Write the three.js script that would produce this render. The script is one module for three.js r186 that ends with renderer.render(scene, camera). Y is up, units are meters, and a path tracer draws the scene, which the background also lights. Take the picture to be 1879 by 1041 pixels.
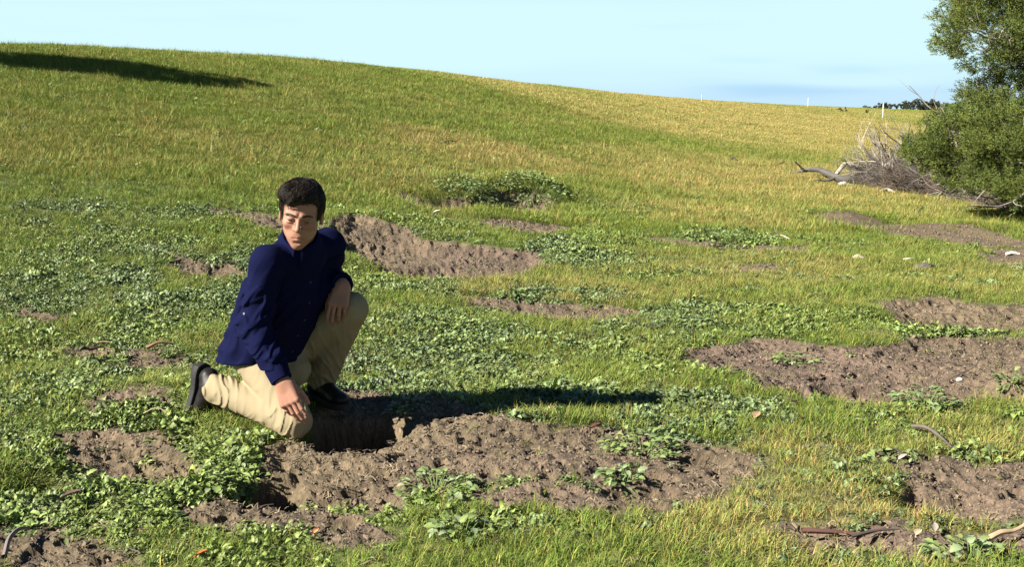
import * as THREE from 'three';
import { mergeGeometries, mergeVertices } from 'three/addons/utils/BufferGeometryUtils.js';

// ---------- camera, sky, sun, exposure ----------
const scene = new THREE.Scene();
const F = 2168, CX = 939.5, CY = 520.5, PITCH = 8.28 * Math.PI / 180, EYE = 1.35;
const camera = new THREE.PerspectiveCamera(2 * Math.atan(CY / F) * 180 / Math.PI, 1879 / 1041, 0.1, 6000);
camera.position.set(0, EYE, 0);
camera.rotation.x = -PITCH;
camera.updateMatrixWorld();
const renderer = new THREE.WebGLRenderer({ antialias: true });
renderer.setSize(1024, 568);
renderer.toneMapping = THREE.LinearToneMapping;
renderer.toneMappingExposure = 2.7;
renderer.shadowMap.enabled = true;

const SUN_AZ = 26 * Math.PI / 180, SUN_EL = 32.5 * Math.PI / 180;     // from the left, a little towards the camera
const SUN = new THREE.Vector3(-Math.cos(SUN_AZ) * Math.cos(SUN_EL), Math.sin(SUN_EL), Math.sin(SUN_AZ) * Math.cos(SUN_EL));
const sun = new THREE.DirectionalLight(new THREE.Color(1, 0.945, 0.85), 5);
sun.position.copy(SUN).multiplyScalar(60).add(new THREE.Vector3(0, 0, -12));
sun.target.position.set(0, 0, -12);
sun.castShadow = true;
sun.shadow.mapSize.set(4096, 4096);
Object.assign(sun.shadow.camera, { left: -40, right: 40, top: 40, bottom: -40, near: 1, far: 160 });
scene.add(sun, sun.target);

// ---------- random numbers and noise ----------
function rng(seed) { let a = seed >>> 0; return () => { a = (a + 0x6D2B79F5) | 0; let t = Math.imul(a ^ (a >>> 15), 1 | a); t = (t + Math.imul(t ^ (t >>> 7), 61 | t)) ^ t; return ((t ^ (t >>> 14)) >>> 0) / 4294967296; }; }
const perm = new Uint8Array(512); { const r = rng(77), p = [...Array(256).keys()]; for (let i = 255; i > 0; i--) { const j = Math.floor(r() * (i + 1)); [p[i], p[j]] = [p[j], p[i]]; } for (let i = 0; i < 512; i++) perm[i] = p[i & 255]; }
const fade = t => t * t * t * (t * (t * 6 - 15) + 10);
const grad3 = (h, x, y, z) => { h &= 15; const u = h < 8 ? x : y, v = h < 4 ? y : (h === 12 || h === 14 ? x : z); return ((h & 1) ? -u : u) + ((h & 2) ? -v : v); };
function noise3(x, y, z) {
  let X = Math.floor(x), Y = Math.floor(y), Z = Math.floor(z); x -= X; y -= Y; z -= Z; X &= 255; Y &= 255; Z &= 255;
  const u = fade(x), v = fade(y), w = fade(z), A = perm[X] + Y, AA = perm[A & 255] + Z, AB = perm[(A + 1) & 255] + Z, B = perm[X + 1] + Y, BA = perm[B & 255] + Z, BB = perm[(B + 1) & 255] + Z;
  const L = (a, b, t) => a + t * (b - a);
  return L(L(L(grad3(perm[AA & 255], x, y, z), grad3(perm[BA & 255], x - 1, y, z), u), L(grad3(perm[AB & 255], x, y - 1, z), grad3(perm[BB & 255], x - 1, y - 1, z), u), v),
    L(L(grad3(perm[(AA + 1) & 255], x, y, z - 1), grad3(perm[(BA + 1) & 255], x - 1, y, z - 1), u), L(grad3(perm[(AB + 1) & 255], x, y - 1, z - 1), grad3(perm[(BB + 1) & 255], x - 1, y - 1, z - 1), u), v), w);
}
const noise2 = (x, z) => noise3(x, 7.31, z);
const fbm2 = (x, z, o = 3) => { let s = 0, a = 1, n = 0; for (let i = 0; i < o; i++) { s += a * noise3(x, 3.7 + i * 11.3, z); n += a; a *= 0.5; x = x * 2.03 + 5.1; z = z * 2.03 - 3.3; } return s / n; };
const clamp = (x, a = 0, b = 1) => Math.min(b, Math.max(a, x));
const sstep = (a, b, x) => { const t = clamp((x - a) / (b - a)); return t * t * (3 - 2 * t); };
const lerp = (a, b, t) => a + (b - a) * t;
const V = (x, y, z) => new THREE.Vector3(x, y, z);

// ---------- sky: pale cyan low down, deep blue overhead, thin streaks of cloud near the horizon ----------
{
  const W = 2048, H = 1024, d = new Float32Array(W * H * 4), E = renderer.toneMappingExposure;
  for (let j = 0; j < H; j++) {
    const el = ((j + 0.5) / H - 0.5) * 180;
    for (let i = 0; i < W; i++) {
      const az = (i + 0.5) / W * 360;
      const e = Math.max(el, -3);
      // far haze bluish at the very horizon, milky cyan above it, then clear blue to the zenith
      const wob = 0.5 * noise3(az * 0.05, e * 0.5, 1.7) + 0.3 * noise3(az * 0.16, e * 1.1, 8.2);
      const milk = sstep(0.3, 2.5, e + wob * 1.3), high = sstep(5, 24, e);
      let r = lerp(0.585, 0.69, milk), g = lerp(0.825, 0.97, milk), b = lerp(1.0, 1.04, milk);
      const st = sstep(0.10, 0.42, fbm2(az * 0.055, e * 1.15 + 20, 4)) * sstep(6, 1.5, e) * sstep(-0.5, 0.4, e);
      r -= 0.13 * st; g -= 0.115 * st; b -= 0.035 * st;
      const wisp = sstep(0.12, 0.45, fbm2(az * 0.045 + 40, e * 1.3, 4)) * sstep(3.2, 0.2, e);
      r += 0.06 * wisp; g += 0.05 * wisp;
      const zr = 0.025, zg = 0.072, zb = 0.19, k = Math.pow(high, 0.42);
      r = lerp(r, zr, k); g = lerp(g, zg, k); b = lerp(b, zb, k);
      const o = (j * W + i) * 4; d[o] = r / E; d[o + 1] = g / E; d[o + 2] = b / E; d[o + 3] = 1;
    }
  }
  const t = new THREE.DataTexture(d, W, H, THREE.RGBAFormat, THREE.FloatType);
  t.mapping = THREE.EquirectangularReflectionMapping; t.magFilter = t.minFilter = THREE.LinearFilter; t.wrapS = THREE.RepeatWrapping; t.needsUpdate = true;
  scene.background = t; scene.environment = t;
}

// ---------- helpers ----------
const taken = {};
function numbered(name) { const n = taken[name] || 0; taken[name] = n + 1; return n ? `${name}_${String(n).padStart(3, '0')}` : name; }
function tag(o, label, category, group, kind) { if (label) o.userData.label = label; if (category) o.userData.category = category; if (group) o.userData.group = group; if (kind) o.userData.kind = kind; return o; }
function mesh(name, geometry, material, parent = scene) {
  const m = new THREE.Mesh(geometry, material); m.name = parent === scene ? numbered(name) : name; m.castShadow = m.receiveShadow = true; parent.add(m); return m;
}
function thing(name, label, category, [x, y, z], group) {
  const o = new THREE.Group(); o.name = numbered(name); o.position.set(x, y, z); tag(o, label, category, group); scene.add(o); return o;
}
function std(color, roughness = 0.9, extra = {}) { return new THREE.MeshStandardMaterial({ color: Array.isArray(color) ? new THREE.Color().setRGB(...color) : color, roughness, metalness: 0, ...extra }); }
function geo(pos, idx, col, uv) {
  const g = new THREE.BufferGeometry(); g.setAttribute('position', new THREE.Float32BufferAttribute(pos, 3));
  if (col) g.setAttribute('color', new THREE.Float32BufferAttribute(col, 3));
  if (uv) g.setAttribute('uv', new THREE.Float32BufferAttribute(uv, 2));
  g.setIndex(idx); g.computeVertexNormals(); return g;
}
// a point seen at pixel (px, py) of the photograph, d metres in front of the tripod
function ray(px, py) {
  const x = (px - CX) / F, y = -(py - CY) / F, c = Math.cos(PITCH), s = Math.sin(PITCH);
  return V(x, y * c - s, -y * s - c);
}
function P(px, py, d) { const r = ray(px, py); return r.multiplyScalar(-d / r.z).add(V(0, EYE, 0)); }
// ---------- the lie of the land ----------
const skyPts = [[-2600, 70], [-600, 74], [0, 85], [300, 94], [600, 113], [900, 149], [1050, 165], [1200, 180], [1400, 193], [1600, 200.5], [1760, 207], [2200, 212], [4400, 214]];
function curve(pts, x) { if (x <= pts[0][0]) return pts[0][1]; for (let i = 1; i < pts.length; i++) if (x < pts[i][0]) { const t = (x - pts[i - 1][0]) / (pts[i][0] - pts[i - 1][0]); return lerp(pts[i - 1][1], pts[i][1], t); } return pts[pts.length - 1][1]; }
const smoothCurve = (pts, x, w) => { let s = 0; for (let i = -3; i <= 3; i++) s += curve(pts, x + i * w); return s / 7; };
const crestDist = q => curve([[-1.2, 24], [-0.45, 27], [-0.2, 34], [0, 46], [0.12, 75], [0.25, 130], [0.45, 190], [1.2, 230]], q);
const rise = t => t <= 0 ? 0 : t < 1 ? t * t * (3 - 2 * t) : 1 - 0.55 * sstep(1, 4, t);
const hillTab = []; const QN = 121;
for (let i = 0; i < QN; i++) {
  const q = -1.2 + 2.4 * i / (QN - 1), py = smoothCurve(skyPts, CX + F * q, 40), e = Math.tan(-PITCH + Math.atan((CY - py) / F)), Dc = smoothD(q);
  let lo = 0, hi = 30;
  for (let k = 0; k < 40; k++) { const m = (lo + hi) / 2; let best = -9; for (let d = 8; d < Dc * 1.2; d += Dc * 0.01) best = Math.max(best, (m * rise((d - 6) / (Dc - 6)) - EYE) / d); if (best < e) lo = m; else hi = m; }
  hillTab.push(lo);
}
function smoothD(q) { let s = 0; for (let i = -3; i <= 3; i++) s += crestDist(q + i * 0.025); return s / 7; }
function hillAmp(q) { const f = clamp((q + 1.2) / 2.4 * (QN - 1), 0, QN - 1.001), i = Math.floor(f); return lerp(hillTab[i], hillTab[i + 1], f - i); }
const gauss = (x, z, cx, cz, rx, rz) => Math.exp(-((x - cx) ** 2 / rx / rx + (z - cz) ** 2 / rz / rz));
function land(x, z) {
  const d = -z; let h = 0;
  if (d > 6) { const q = clamp(x / d, -1.2, 1.2), D = smoothD(q); h += hillAmp(q) * rise((d - 6) / (D - 6)); }
  const far = sstep(7, 30, d);
  h += 0.035 * noise2(x * 0.9, z * 0.9) * (1 - 0.4 * far) + 0.05 * far * noise2(x * 0.28 + 9, z * 0.28);
  h += 0.10 * gauss(x, z, -1.3, -5.3, 0.75, 0.36);
  return h;
}
function groundAt(px, py, fn = land) {                       // where the line of sight meets the ground
  const r = ray(px, py); let t = 2;
  for (let k = 0; k < 6000; k++) { const y = EYE + r.y * t, h = fn(r.x * t, r.z * t); if (y < h) { let a = t - Math.max(0.02, t * 0.01), b = t; for (let i = 0; i < 24; i++) { const m = (a + b) / 2; if (EYE + r.y * m < fn(r.x * m, r.z * m)) b = m; else a = m; } return V(r.x * b, fn(r.x * b, r.z * b), r.z * b); } t += Math.max(0.02, t * 0.01); if (t > 900) break; }
  return V(r.x * 300, 0, r.z * 300);
}

// ---------- bare soil: outlines of the diggings ----------
// [outline, dig depth, ragged edge]
const soilPx = [
  [[[462, 828], [560, 812], [575, 770], [600, 722], [650, 712], [745, 740], [820, 742], [905, 760], [960, 790], [1110, 795], [1240, 812], [1390, 838], [1400, 862], [1300, 902], [1180, 912], [1040, 882], [900, 885], [760, 900], [690, 932], [560, 918], [500, 905], [452, 872]], 0.02, 0.05],
  [[[118, 800], [200, 795], [290, 800], [340, 830], [385, 860], [390, 892], [260, 896], [150, 880], [110, 840]], 0.03, 0.06],
  [[[310, 918], [400, 905], [520, 912], [640, 940], [700, 970], [690, 1000], [600, 990], [430, 965], [330, 940]], 0.01, 0.07],
  [[[880, 900], [1010, 885], [1150, 905], [1330, 905], [1330, 922], [1180, 935], [1000, 935], [900, 925]], 0.01, 0.08],
  [[[600, 420], [640, 400], [720, 415], [800, 440], [900, 452], [985, 462], [1012, 488], [960, 508], [850, 512], [760, 502], [690, 480], [630, 455]], 0.10, 0.08],
  [[[690, 352], [780, 358], [860, 362], [930, 358], [1010, 365], [1035, 378], [960, 388], [860, 378], [740, 368]], 0.12, 0.08],
  [[[380, 388], [450, 390], [530, 405], [600, 420], [560, 428], [470, 412]], 0.03, 0.12],
  [[[280, 452], [360, 480], [440, 482], [445, 505], [380, 508], [300, 492]], 0.05, 0.10],
  [[[880, 400], [980, 408], [1060, 420], [1000, 432], [900, 418]], 0.02, 0.1],
  [[[1170, 436], [1260, 440], [1380, 448], [1480, 452], [1470, 466], [1370, 462], [1240, 452]], 0.05, 0.1],
  [[[1330, 488], [1420, 488], [1415, 502], [1335, 500]], 0.02, 0.1],
  [[[1485, 405], [1540, 400], [1640, 412], [1760, 420], [1870, 440], [1990, 460], [1990, 475], [1850, 455], [1700, 443], [1560, 424]], 0.02, 0.08],
  [[[1800, 455], [1900, 458], [1990, 480], [1990, 520], [1900, 498], [1800, 482]], 0.02, 0.2],
  [[[1600, 560], [1700, 545], [1800, 560], [1990, 560], [1990, 612], [1800, 608], [1680, 600]], 0.06, 0.09],
  [[[1250, 640], [1320, 632], [1350, 625], [1430, 622], [1560, 642], [1700, 618], [1990, 615], [1990, 740], [1880, 735], [1790, 722], [1720, 752], [1600, 742], [1450, 725], [1330, 690], [1262, 668]], 0.05, 0.07],
  [[[1650, 860], [1760, 850], [1990, 855], [1990, 950], [1860, 955], [1720, 930], [1680, 900]], 0.03, 0.09],
  [[[850, 548], [950, 548], [1090, 560], [1190, 575], [1120, 592], [980, 580], [880, 566]], 0.03, 0.12],
  [[[90, 638], [180, 640], [290, 642], [380, 660], [380, 685], [260, 672], [140, 660]], 0.02, 0.12],
  [[[560, 648], [600, 640], [640, 655], [600, 672]], 0.0, 0.1],
  [[[30, 560], [70, 575], [150, 590], [90, 600], [40, 590]], 0.02, 0.12],
  [[[150, 720], [270, 722], [330, 745], [240, 750], [170, 740]], 0.02, 0.12],
  [[[1420, 975], [1600, 970], [1800, 985], [1990, 985], [1990, 1018], [1750, 1015], [1520, 1000]], 0.01, 0.14],
  [[[-60, 960], [60, 985], [150, 1000], [240, 1030], [160, 1080], [-60, 1080]], 0.01, 0.16],
  [[[560, 575], [640, 590], [600, 600]], 0, 0.1],
];
const soils = soilPx.map(([pts, dig, rag]) => { const p = pts.map(([x, y]) => { const g = groundAt(x, y); return [g.x, g.z]; }); return { p, dig, rag, x0: Math.min(...p.map(a => a[0])) - 0.8, x1: Math.max(...p.map(a => a[0])) + 0.8, z0: Math.min(...p.map(a => a[1])) - 0.8, z1: Math.max(...p.map(a => a[1])) + 0.8 }; });
function polyDist(p, x, z) {                                  // negative inside
  let best = 1e9, inside = false;
  for (let i = 0, j = p.length - 1; i < p.length; j = i++) {
    const ax = p[j][0], az = p[j][1], bx = p[i][0], bz = p[i][1], ex = bx - ax, ez = bz - az, t = clamp(((x - ax) * ex + (z - az) * ez) / (ex * ex + ez * ez + 1e-9));
    best = Math.min(best, (x - ax - t * ex) ** 2 + (z - az - t * ez) ** 2);
    if ((az > z) !== (bz > z) && x < (bx - ax) * (z - az) / (bz - az) + ax) inside = !inside;
  }
  return (inside ? -1 : 1) * Math.sqrt(best);
}
// the holes themselves: centre, half size across and in depth, depth
const hole = (px, py, w, dd, depth, sharp = 2.2, turn = 0) => { const g = groundAt(px, py); return { x: g.x, z: g.z, w, dd, depth, sharp, c: Math.cos(turn), s: Math.sin(turn) }; };
const holes = [
  hole(648, 790, 0.185, 0.2, 0.5, 4, 0.0),       // beside the kneeling man
  hole(492, 898, 0.115, 0.15, 0.32, 4),             // small burrow mouth in front of him
  hole(655, 888, 0.055, 0.03, 0.06, 3),
  hole(620, 912, 0.28, 0.13, 0.07, 2),             // slumped bank in front
  hole(800, 486, 0.55, 0.42, 0.15, 2.2, -0.3),
  hole(690, 450, 0.5, 0.5, 0.07, 2),
  hole(800, 372, 0.35, 0.5, 0.22, 3),
  hole(960, 378, 0.35, 0.5, 0.16, 3),
  hole(1600, 700, 0.42, 0.30, 0.17, 2.4, 0.2),
  hole(1720, 690, 0.45, 0.33, 0.10, 2),
  hole(1265, 662, 0.10, 0.10, 0.12, 4),
  hole(1345, 452, 0.22, 0.18, 0.14, 4),
  hole(1720, 585, 0.5, 0.3, 0.07, 2),
  hole(1730, 915, 0.22, 0.14, 0.08, 2.5),
  hole(420, 498, 0.3, 0.22, 0.1, 3),
  hole(230, 850, 0.3, 0.16, 0.05, 2),
  hole(90, 880, 0.22, 0.16, 0.10, 2.5),
  hole(1290, 840, 0.10, 0.07, 0.06, 3),
  hole(1190, 902, 0.16, 0.05, 0.05, 3),
];
// heaps of dug soil
const heap = (px, py, w, dd, h) => { const g = groundAt(px, py); return { x: g.x, z: g.z, w, dd, h }; };
const heaps = [heap(900, 790, 0.5, 0.22, 0.05), heap(640, 848, 0.5, 0.10, 0.045), heap(1000, 850, 0.5, 0.15, 0.04), heap(1540, 405, 0.5, 0.6, 0.12), heap(1700, 425, 0.9, 0.5, 0.10), heap(1840, 690, 0.16, 0.14, 0.10), heap(1480, 690, 0.4, 0.18, 0.06), heap(800, 752, 0.22, 0.2, 0.05),
  heap(960, 350, 0.8, 0.7, 0.2), heap(650, 410, 0.6, 0.6, 0.07), heap(830, 342, 0.6, 0.6, 0.12), heap(1680, 735, 0.2, 0.1, 0.05)];
const MX0 = -9, MX1 = 12, MD0 = 2.2, MD1 = 26, MS = 0.025, MW = Math.ceil((MX1 - MX0) / MS) + 1, MH = Math.ceil((MD1 - MD0) / MS) + 1;
const soilMap = new Float32Array(MW * MH).fill(1), digMap = new Float32Array(MW * MH);
for (const s of soils) {
  const i0 = Math.max(0, Math.floor((s.x0 - MX0) / MS)), i1 = Math.min(MW - 1, Math.ceil((s.x1 - MX0) / MS)), j0 = Math.max(0, Math.floor((-s.z1 - MD0) / MS)), j1 = Math.min(MH - 1, Math.ceil((-s.z0 - MD0) / MS));
  for (let j = j0; j <= j1; j++) for (let i = i0; i <= i1; i++) {
    const x = MX0 + i * MS, z = -(MD0 + j * MS);
    const n = fbm2(x * 3.1, z * 3.1, 4) * 1.6 + 0.5 * noise2(x * 13, z * 13);
    const v = polyDist(s.p, x, z) + n * s.rag * 1.7 + 0.012 * noise2(x * 31, z * 31), k = j * MW + i;
    if (v < soilMap[k]) soilMap[k] = v;
    digMap[k] = Math.max(digMap[k], s.dig * sstep(0.03, -0.22, v));
  }
}
function grid(map, x, z, out) {
  const fx = (x - MX0) / MS, fz = (-z - MD0) / MS; if (fx < 0 || fz < 0 || fx >= MW - 1 || fz >= MH - 1) return out;
  const i = Math.floor(fx), j = Math.floor(fz), a = fx - i, b = fz - j, k = j * MW + i;
  return lerp(lerp(map[k], map[k + 1], a), lerp(map[k + MW], map[k + MW + 1], a), b);
}
function nearFade(d) { return sstep(26, 12, d) * sstep(1.5, 2.6, d); }
const soilD = (x, z) => grid(soilMap, x, z, 1);
function ground(x, z) {
  let h = land(x, z); const d = -z;
  if (d > 2 && d < 26) {
    const sd = soilD(x, z), s = sstep(0.04, -0.05, sd);
    h -= grid(digMap, x, z, 0);
    for (const o of heaps) { const u = (x - o.x) / o.w, v = (z - o.z) / o.dd, r = u * u + v * v; if (r < 4) h += o.h * Math.exp(-r * 1.6); }
    let hol = 0;
    for (const o of holes) { const dx = x - o.x, dz = z - o.z, n = 0.16 * noise2(x * 7 + 3, z * 7), u = (dx * o.c + dz * o.s) / o.w, v = (-dx * o.s + dz * o.c) / o.dd, r = Math.sqrt(u * u + v * v) + n; if (r < 1.5) hol = Math.max(hol, o.depth / (1 + Math.exp((r - 0.95) * o.sharp * 2.6))); }
    h -= hol;
    if (s > 0) {                                             // trodden, crumbly soil
      const big = noise2(x * 9, z * 9), r1 = 1 - Math.abs(noise2(x * 17 + 4, z * 17)) * 2.2, r2 = noise2(x * 34, z * 34);
      h += s * (0.013 * big + 0.010 * (r1 - 0.5) + 0.010 * r2 + 0.011 * (0.5 - Math.abs(noise2(x * 26 + 9, z * 26 + 2 * big))) + 0.008 * noise2(x * 58, z * 58) - 0.024 * sstep(0.24, 0.42, noise2(x * 14 + 30, z * 14)));
    } else h += 0.012 * noise2(x * 6, z * 6) * nearFade(d);
  }
  return h;
}
// ---------- what grows where ----------
// leafy weeds: [px, py, half width, half height, strength]
const weedPx = [[150, 560, 330, 190, 1], [240, 740, 200, 120, 1], [60, 760, 160, 90, 1], [300, 640, 180, 90, 0.9], [380, 850, 110, 60, 1], [300, 930, 420, 60, 0.9], [150, 430, 300, 60, 0.55], [700, 560, 130, 90, 0.9], [880, 680, 260, 110, 1], [1080, 620, 220, 90, 0.85], [760, 640, 200, 80, 0.9], [900, 345, 130, 24, 1], [970, 350, 70, 22, 1], [1100, 380, 110, 22, 0.85], [800, 420, 190, 18, 0.6], [1080, 470, 110, 40, 1], [1180, 490, 110, 32, 0.8], [1340, 440, 90, 16, 0.8], [1180, 815, 110, 46, 1], [1300, 760, 160, 46, 0.55], [820, 895, 110, 30, 1], [1060, 900, 140, 24, 1], [1130, 885, 70, 26, 1], [560, 470, 120, 70, 0.6], [690, 500, 80, 50, 0.7], [1400, 590, 260, 30, 0.7], [1440, 655, 80, 16, 0.9], [1700, 610, 120, 10, 0.9], [1690, 740, 75, 30, 1], [1850, 700, 60, 30, 0.7], [860, 985, 220, 50, 0.8], [1150, 930, 130, 40, 0.7], [1700, 1025, 200, 26, 0.8], [1560, 645, 90, 10, 0.7], [1600, 408, 150, 12, 0.6], [380, 990, 300, 60, 0.7], [520, 840, 40, 30, 0.7], [640, 690, 70, 30, 0.9], [1560, 790, 200, 20, 0.35], [420, 460, 90, 40, 0.8]];
const weeds = weedPx.map(([px, py, w, h, s]) => { const g = groundAt(px, py), a = groundAt(px, py - h), b = groundAt(px, Math.min(1200, py + h)); return { x: g.x, z: (a.z + b.z) / 2, rx: w / F * -g.z, rz: Math.max(0.1, (b.z - a.z) / 2), s }; });
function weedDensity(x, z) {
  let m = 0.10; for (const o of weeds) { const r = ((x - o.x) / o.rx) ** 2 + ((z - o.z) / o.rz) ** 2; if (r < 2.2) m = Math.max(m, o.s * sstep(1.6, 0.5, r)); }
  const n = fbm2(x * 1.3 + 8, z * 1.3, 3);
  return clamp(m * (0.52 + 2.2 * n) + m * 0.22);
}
// dry, straw coloured grass: [px, py, half width, half height, strength]
const dryPx = [[1560, 250, 520, 45, 1], [1150, 215, 380, 22, 0.8], [1500, 340, 420, 40, 0.8], [200, 260, 420, 60, 0.36], [620, 300, 420, 50, 0.36], [900, 285, 220, 26, 0.8], [1700, 380, 260, 26, 0.6], [1500, 960, 330, 90, 0.75], [1480, 860, 160, 60, 0.6], [1400, 500, 260, 40, 0.4], [1000, 540, 240, 26, 0.5], [1800, 520, 180, 30, 0.5], [1300, 400, 200, 20, 0.6], [1800, 820, 160, 60, 0.55], [60, 1020, 140, 40, 0.6], [950, 770, 90, 26, 0.5], [1700, 216, 300, 8, 0.7]];
const dries = dryPx.map(([px, py, w, h, s]) => { const g = groundAt(px, py), a = groundAt(px, py - h), b = groundAt(px, py + h); return { x: g.x, z: (a.z + b.z) / 2, rx: w / F * -g.z, rz: Math.max(0.2, (b.z - a.z) / 2), s }; });
function dryness(x, z) {
  let m = 0.12; for (const o of dries) { const r = ((x - o.x) / o.rx) ** 2 + ((z - o.z) / o.rz) ** 2; if (r < 2.4) m = Math.max(m, o.s * sstep(1.9, 0.3, r)); }
  return clamp(m + 0.45 * fbm2(x * 0.45 + 3, z * 0.45, 3) + 0.35 * noise2(x * 2.1, z * 2.1));
}
const GREEN = [0.155, 0.222, 0.03], STRAW = [0.325, 0.295, 0.095];
function grassColor(x, z) { const k = dryness(x, z) * 0.78; return [lerp(GREEN[0], STRAW[0], k), lerp(GREEN[1], STRAW[1], k), lerp(GREEN[2], STRAW[2], k)]; }

// ---------- the ground: one sheet, fine near the diggings ----------
function axis(lo, hi, step, far, grow) { const a = []; for (let x = lo; x <= hi; x += step) a.push(x); const pre = [], post = []; let s = step, x = lo; while (x > -far) { s *= grow; x -= s; pre.unshift(x); } s = step; x = a[a.length - 1]; while (x < far) { s *= grow; x += s; post.push(x); } return [...pre, ...a, ...post]; }
{
  const xs = axis(-3.0, 3.6, 0.012, 3500, 1.055), ds = [];
  { let d = 2.9, s = 0.012; const back = []; let b = 2.9, bs = 0.02; while (b > -3000) { bs *= 1.12; b -= bs; back.unshift(b); } ds.push(...back); while (d < 3500) { ds.push(d); s = d < 7 ? 0.0125 : d < 12 ? Math.min(0.03, s * 1.01) : s * 1.022; d += s; } }
  const nx = xs.length, nz = ds.length, pos = new Float32Array(nx * nz * 3), col = new Float32Array(nx * nz * 3), uv = new Float32Array(nx * nz * 2), idx = new Uint32Array((nx - 1) * (nz - 1) * 6);
  console.log('ground', nx, nz, (nx - 1) * (nz - 1) * 2);
  for (let j = 0; j < nz; j++) for (let i = 0; i < nx; i++) {
    const x = xs[i], d = ds[j], z = -d, k = j * nx + i;
    pos[3 * k] = x; pos[3 * k + 1] = ground(x, z); pos[3 * k + 2] = z; uv[2 * k] = x; uv[2 * k + 1] = z;
    const sd = soilD(x, z), s = sstep(0.05, -0.03, sd);
    const n = d < 30 ? noise2(x * 2.3, z * 2.3) : 0, m = d < 14 ? noise2(x * 21, z * 21) : 0, warm = d < 30 ? noise2(x * 0.7 + 5, z * 0.7) : 0;
    const t = 1 + 0.38 * n + 0.24 * m;
    const so = [0.175 * t, (0.131 + 0.008 * warm) * t, (0.086 - 0.014 * warm) * t];
    const g = grassColor(x, z);                               // a mat of thatch, litter and stubble between the stems
    const mm = 1 + 0.3 * n;
    const wd = d > 2 && d < 26 ? 0.8 * weedDensity(x, z) : 0, un = [lerp(lerp(0.115 * mm, g[0], 0.6), 0.085 * mm, wd), lerp(lerp(0.10 * mm, g[1], 0.6), 0.072 * mm, wd), lerp(lerp(0.05 * mm, g[2], 0.6), 0.045 * mm, wd)];   // earth between the weeds, darkened to paint shade into the gaps; grassy mat elsewhere
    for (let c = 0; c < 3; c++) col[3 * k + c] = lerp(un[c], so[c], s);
  }
  let o = 0; for (let j = 0; j < nz - 1; j++) for (let i = 0; i < nx - 1; i++) { const a = j * nx + i, b = a + 1, c = a + nx, e = c + 1; idx[o++] = a; idx[o++] = b; idx[o++] = c; idx[o++] = b; idx[o++] = e; idx[o++] = c; }
  const g = new THREE.BufferGeometry(); g.setAttribute('position', new THREE.BufferAttribute(pos, 3)); g.setAttribute('color', new THREE.BufferAttribute(col, 3)); g.setAttribute('uv', new THREE.BufferAttribute(uv, 2)); g.setIndex(new THREE.BufferAttribute(idx, 1)); g.computeVertexNormals();
  const S = 512, px = new Uint8Array(S * S * 4), bp = new Uint8Array(S * S * 4), r = rng(5);
  const wrapN = (u, v, f, o) => { const a = u * Math.PI * 2, b = v * Math.PI * 2, R = f / 6.283; return noise3(Math.cos(a) * R + o, Math.sin(a) * R + Math.cos(b) * R, Math.sin(b) * R + o * 0.7); };
  for (let j = 0; j < S; j++) for (let i = 0; i < S; i++) {
    const u = i / S, v = j / S, a = wrapN(u, v, 40, 3) * 0.9 + wrapN(u, v, 110, 9) * 0.8 + (r() - 0.5) * 0.5, c = clamp(0.82 + 0.22 * a, 0.35, 1) * 255, k = (j * S + i) * 4;
    px[k] = c; px[k + 1] = c * 0.985; px[k + 2] = c * 0.96; px[k + 3] = 255; const b = clamp(0.5 + 0.4 * a) * 255; bp[k] = bp[k + 1] = bp[k + 2] = b; bp[k + 3] = 255;
  }
  const tex = (d, srgb) => { const t = new THREE.DataTexture(d, S, S); t.wrapS = t.wrapT = THREE.RepeatWrapping; t.magFilter = THREE.LinearFilter; t.minFilter = THREE.LinearMipmapLinearFilter; t.repeat.set(1 / 0.73, 1 / 0.73); if (srgb) t.colorSpace = THREE.SRGBColorSpace; t.needsUpdate = true; return t; };
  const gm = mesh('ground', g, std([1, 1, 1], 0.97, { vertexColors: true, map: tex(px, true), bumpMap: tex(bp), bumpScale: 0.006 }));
  tag(gm, 'hillside paddock of grass with bare brown diggings and burrows', 'ground', null, 'structure');
}
// ---------- grass and leafy ground cover ----------
function bladeTuft(seed, count, spread, len, width, seg = 3) {
  const r = rng(seed), pos = [], col = [], idx = [];
  for (let b = 0; b < count; b++) {
    const a = r() * 6.283, rad = spread * Math.sqrt(r()), x0 = Math.cos(a) * rad, z0 = Math.sin(a) * rad, L = len * (0.5 + 0.8 * r()), dir = a + (r() - 0.5) * 3.6, lean = 0.3 + 1.0 * r(), w = width * (0.7 + 0.6 * r());
    const side = [-Math.sin(dir + (r() - 0.5)), 0, Math.cos(dir)], k = r(), dry = k < 0.28, t = 0.75 + 0.5 * r();
    const c = dry ? [2.1 * t, 1.4 * t, 2.0 * t] : k < 0.6 ? [0.8 * t, 0.98 * t, 0.8 * t] : [1.05 * t, 1.05 * t, 0.9 * t];
    const base = pos.length / 3; let x = x0, y = -0.006, z = z0, ang = 0.1 + 0.95 * r() * r() + lean * 0.2;
    for (let s = 0; s <= seg; s++) {
      const f = s / seg, ww = w * (1 - f * f * 0.9) * 0.5;
      if (s < seg) { pos.push(x - side[0] * ww, y, z - side[2] * ww, x + side[0] * ww, y, z + side[2] * ww); col.push(...c, ...c); } else { pos.push(x, y, z); col.push(...c); }
      const step = L / seg; x += Math.sin(ang) * Math.cos(dir) * step; z += Math.sin(ang) * Math.sin(dir) * step; y += Math.cos(ang) * step; ang += lean * (0.5 + 0.5 * f);
    }
    for (let s = 0; s < seg; s++) { const i = base + 2 * s; if (s < seg - 1) idx.push(i, i + 1, i + 2, i + 1, i + 3, i + 2); else idx.push(i, i + 1, i + 2); }
  }
  return geo(pos, idx, col);
}
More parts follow.
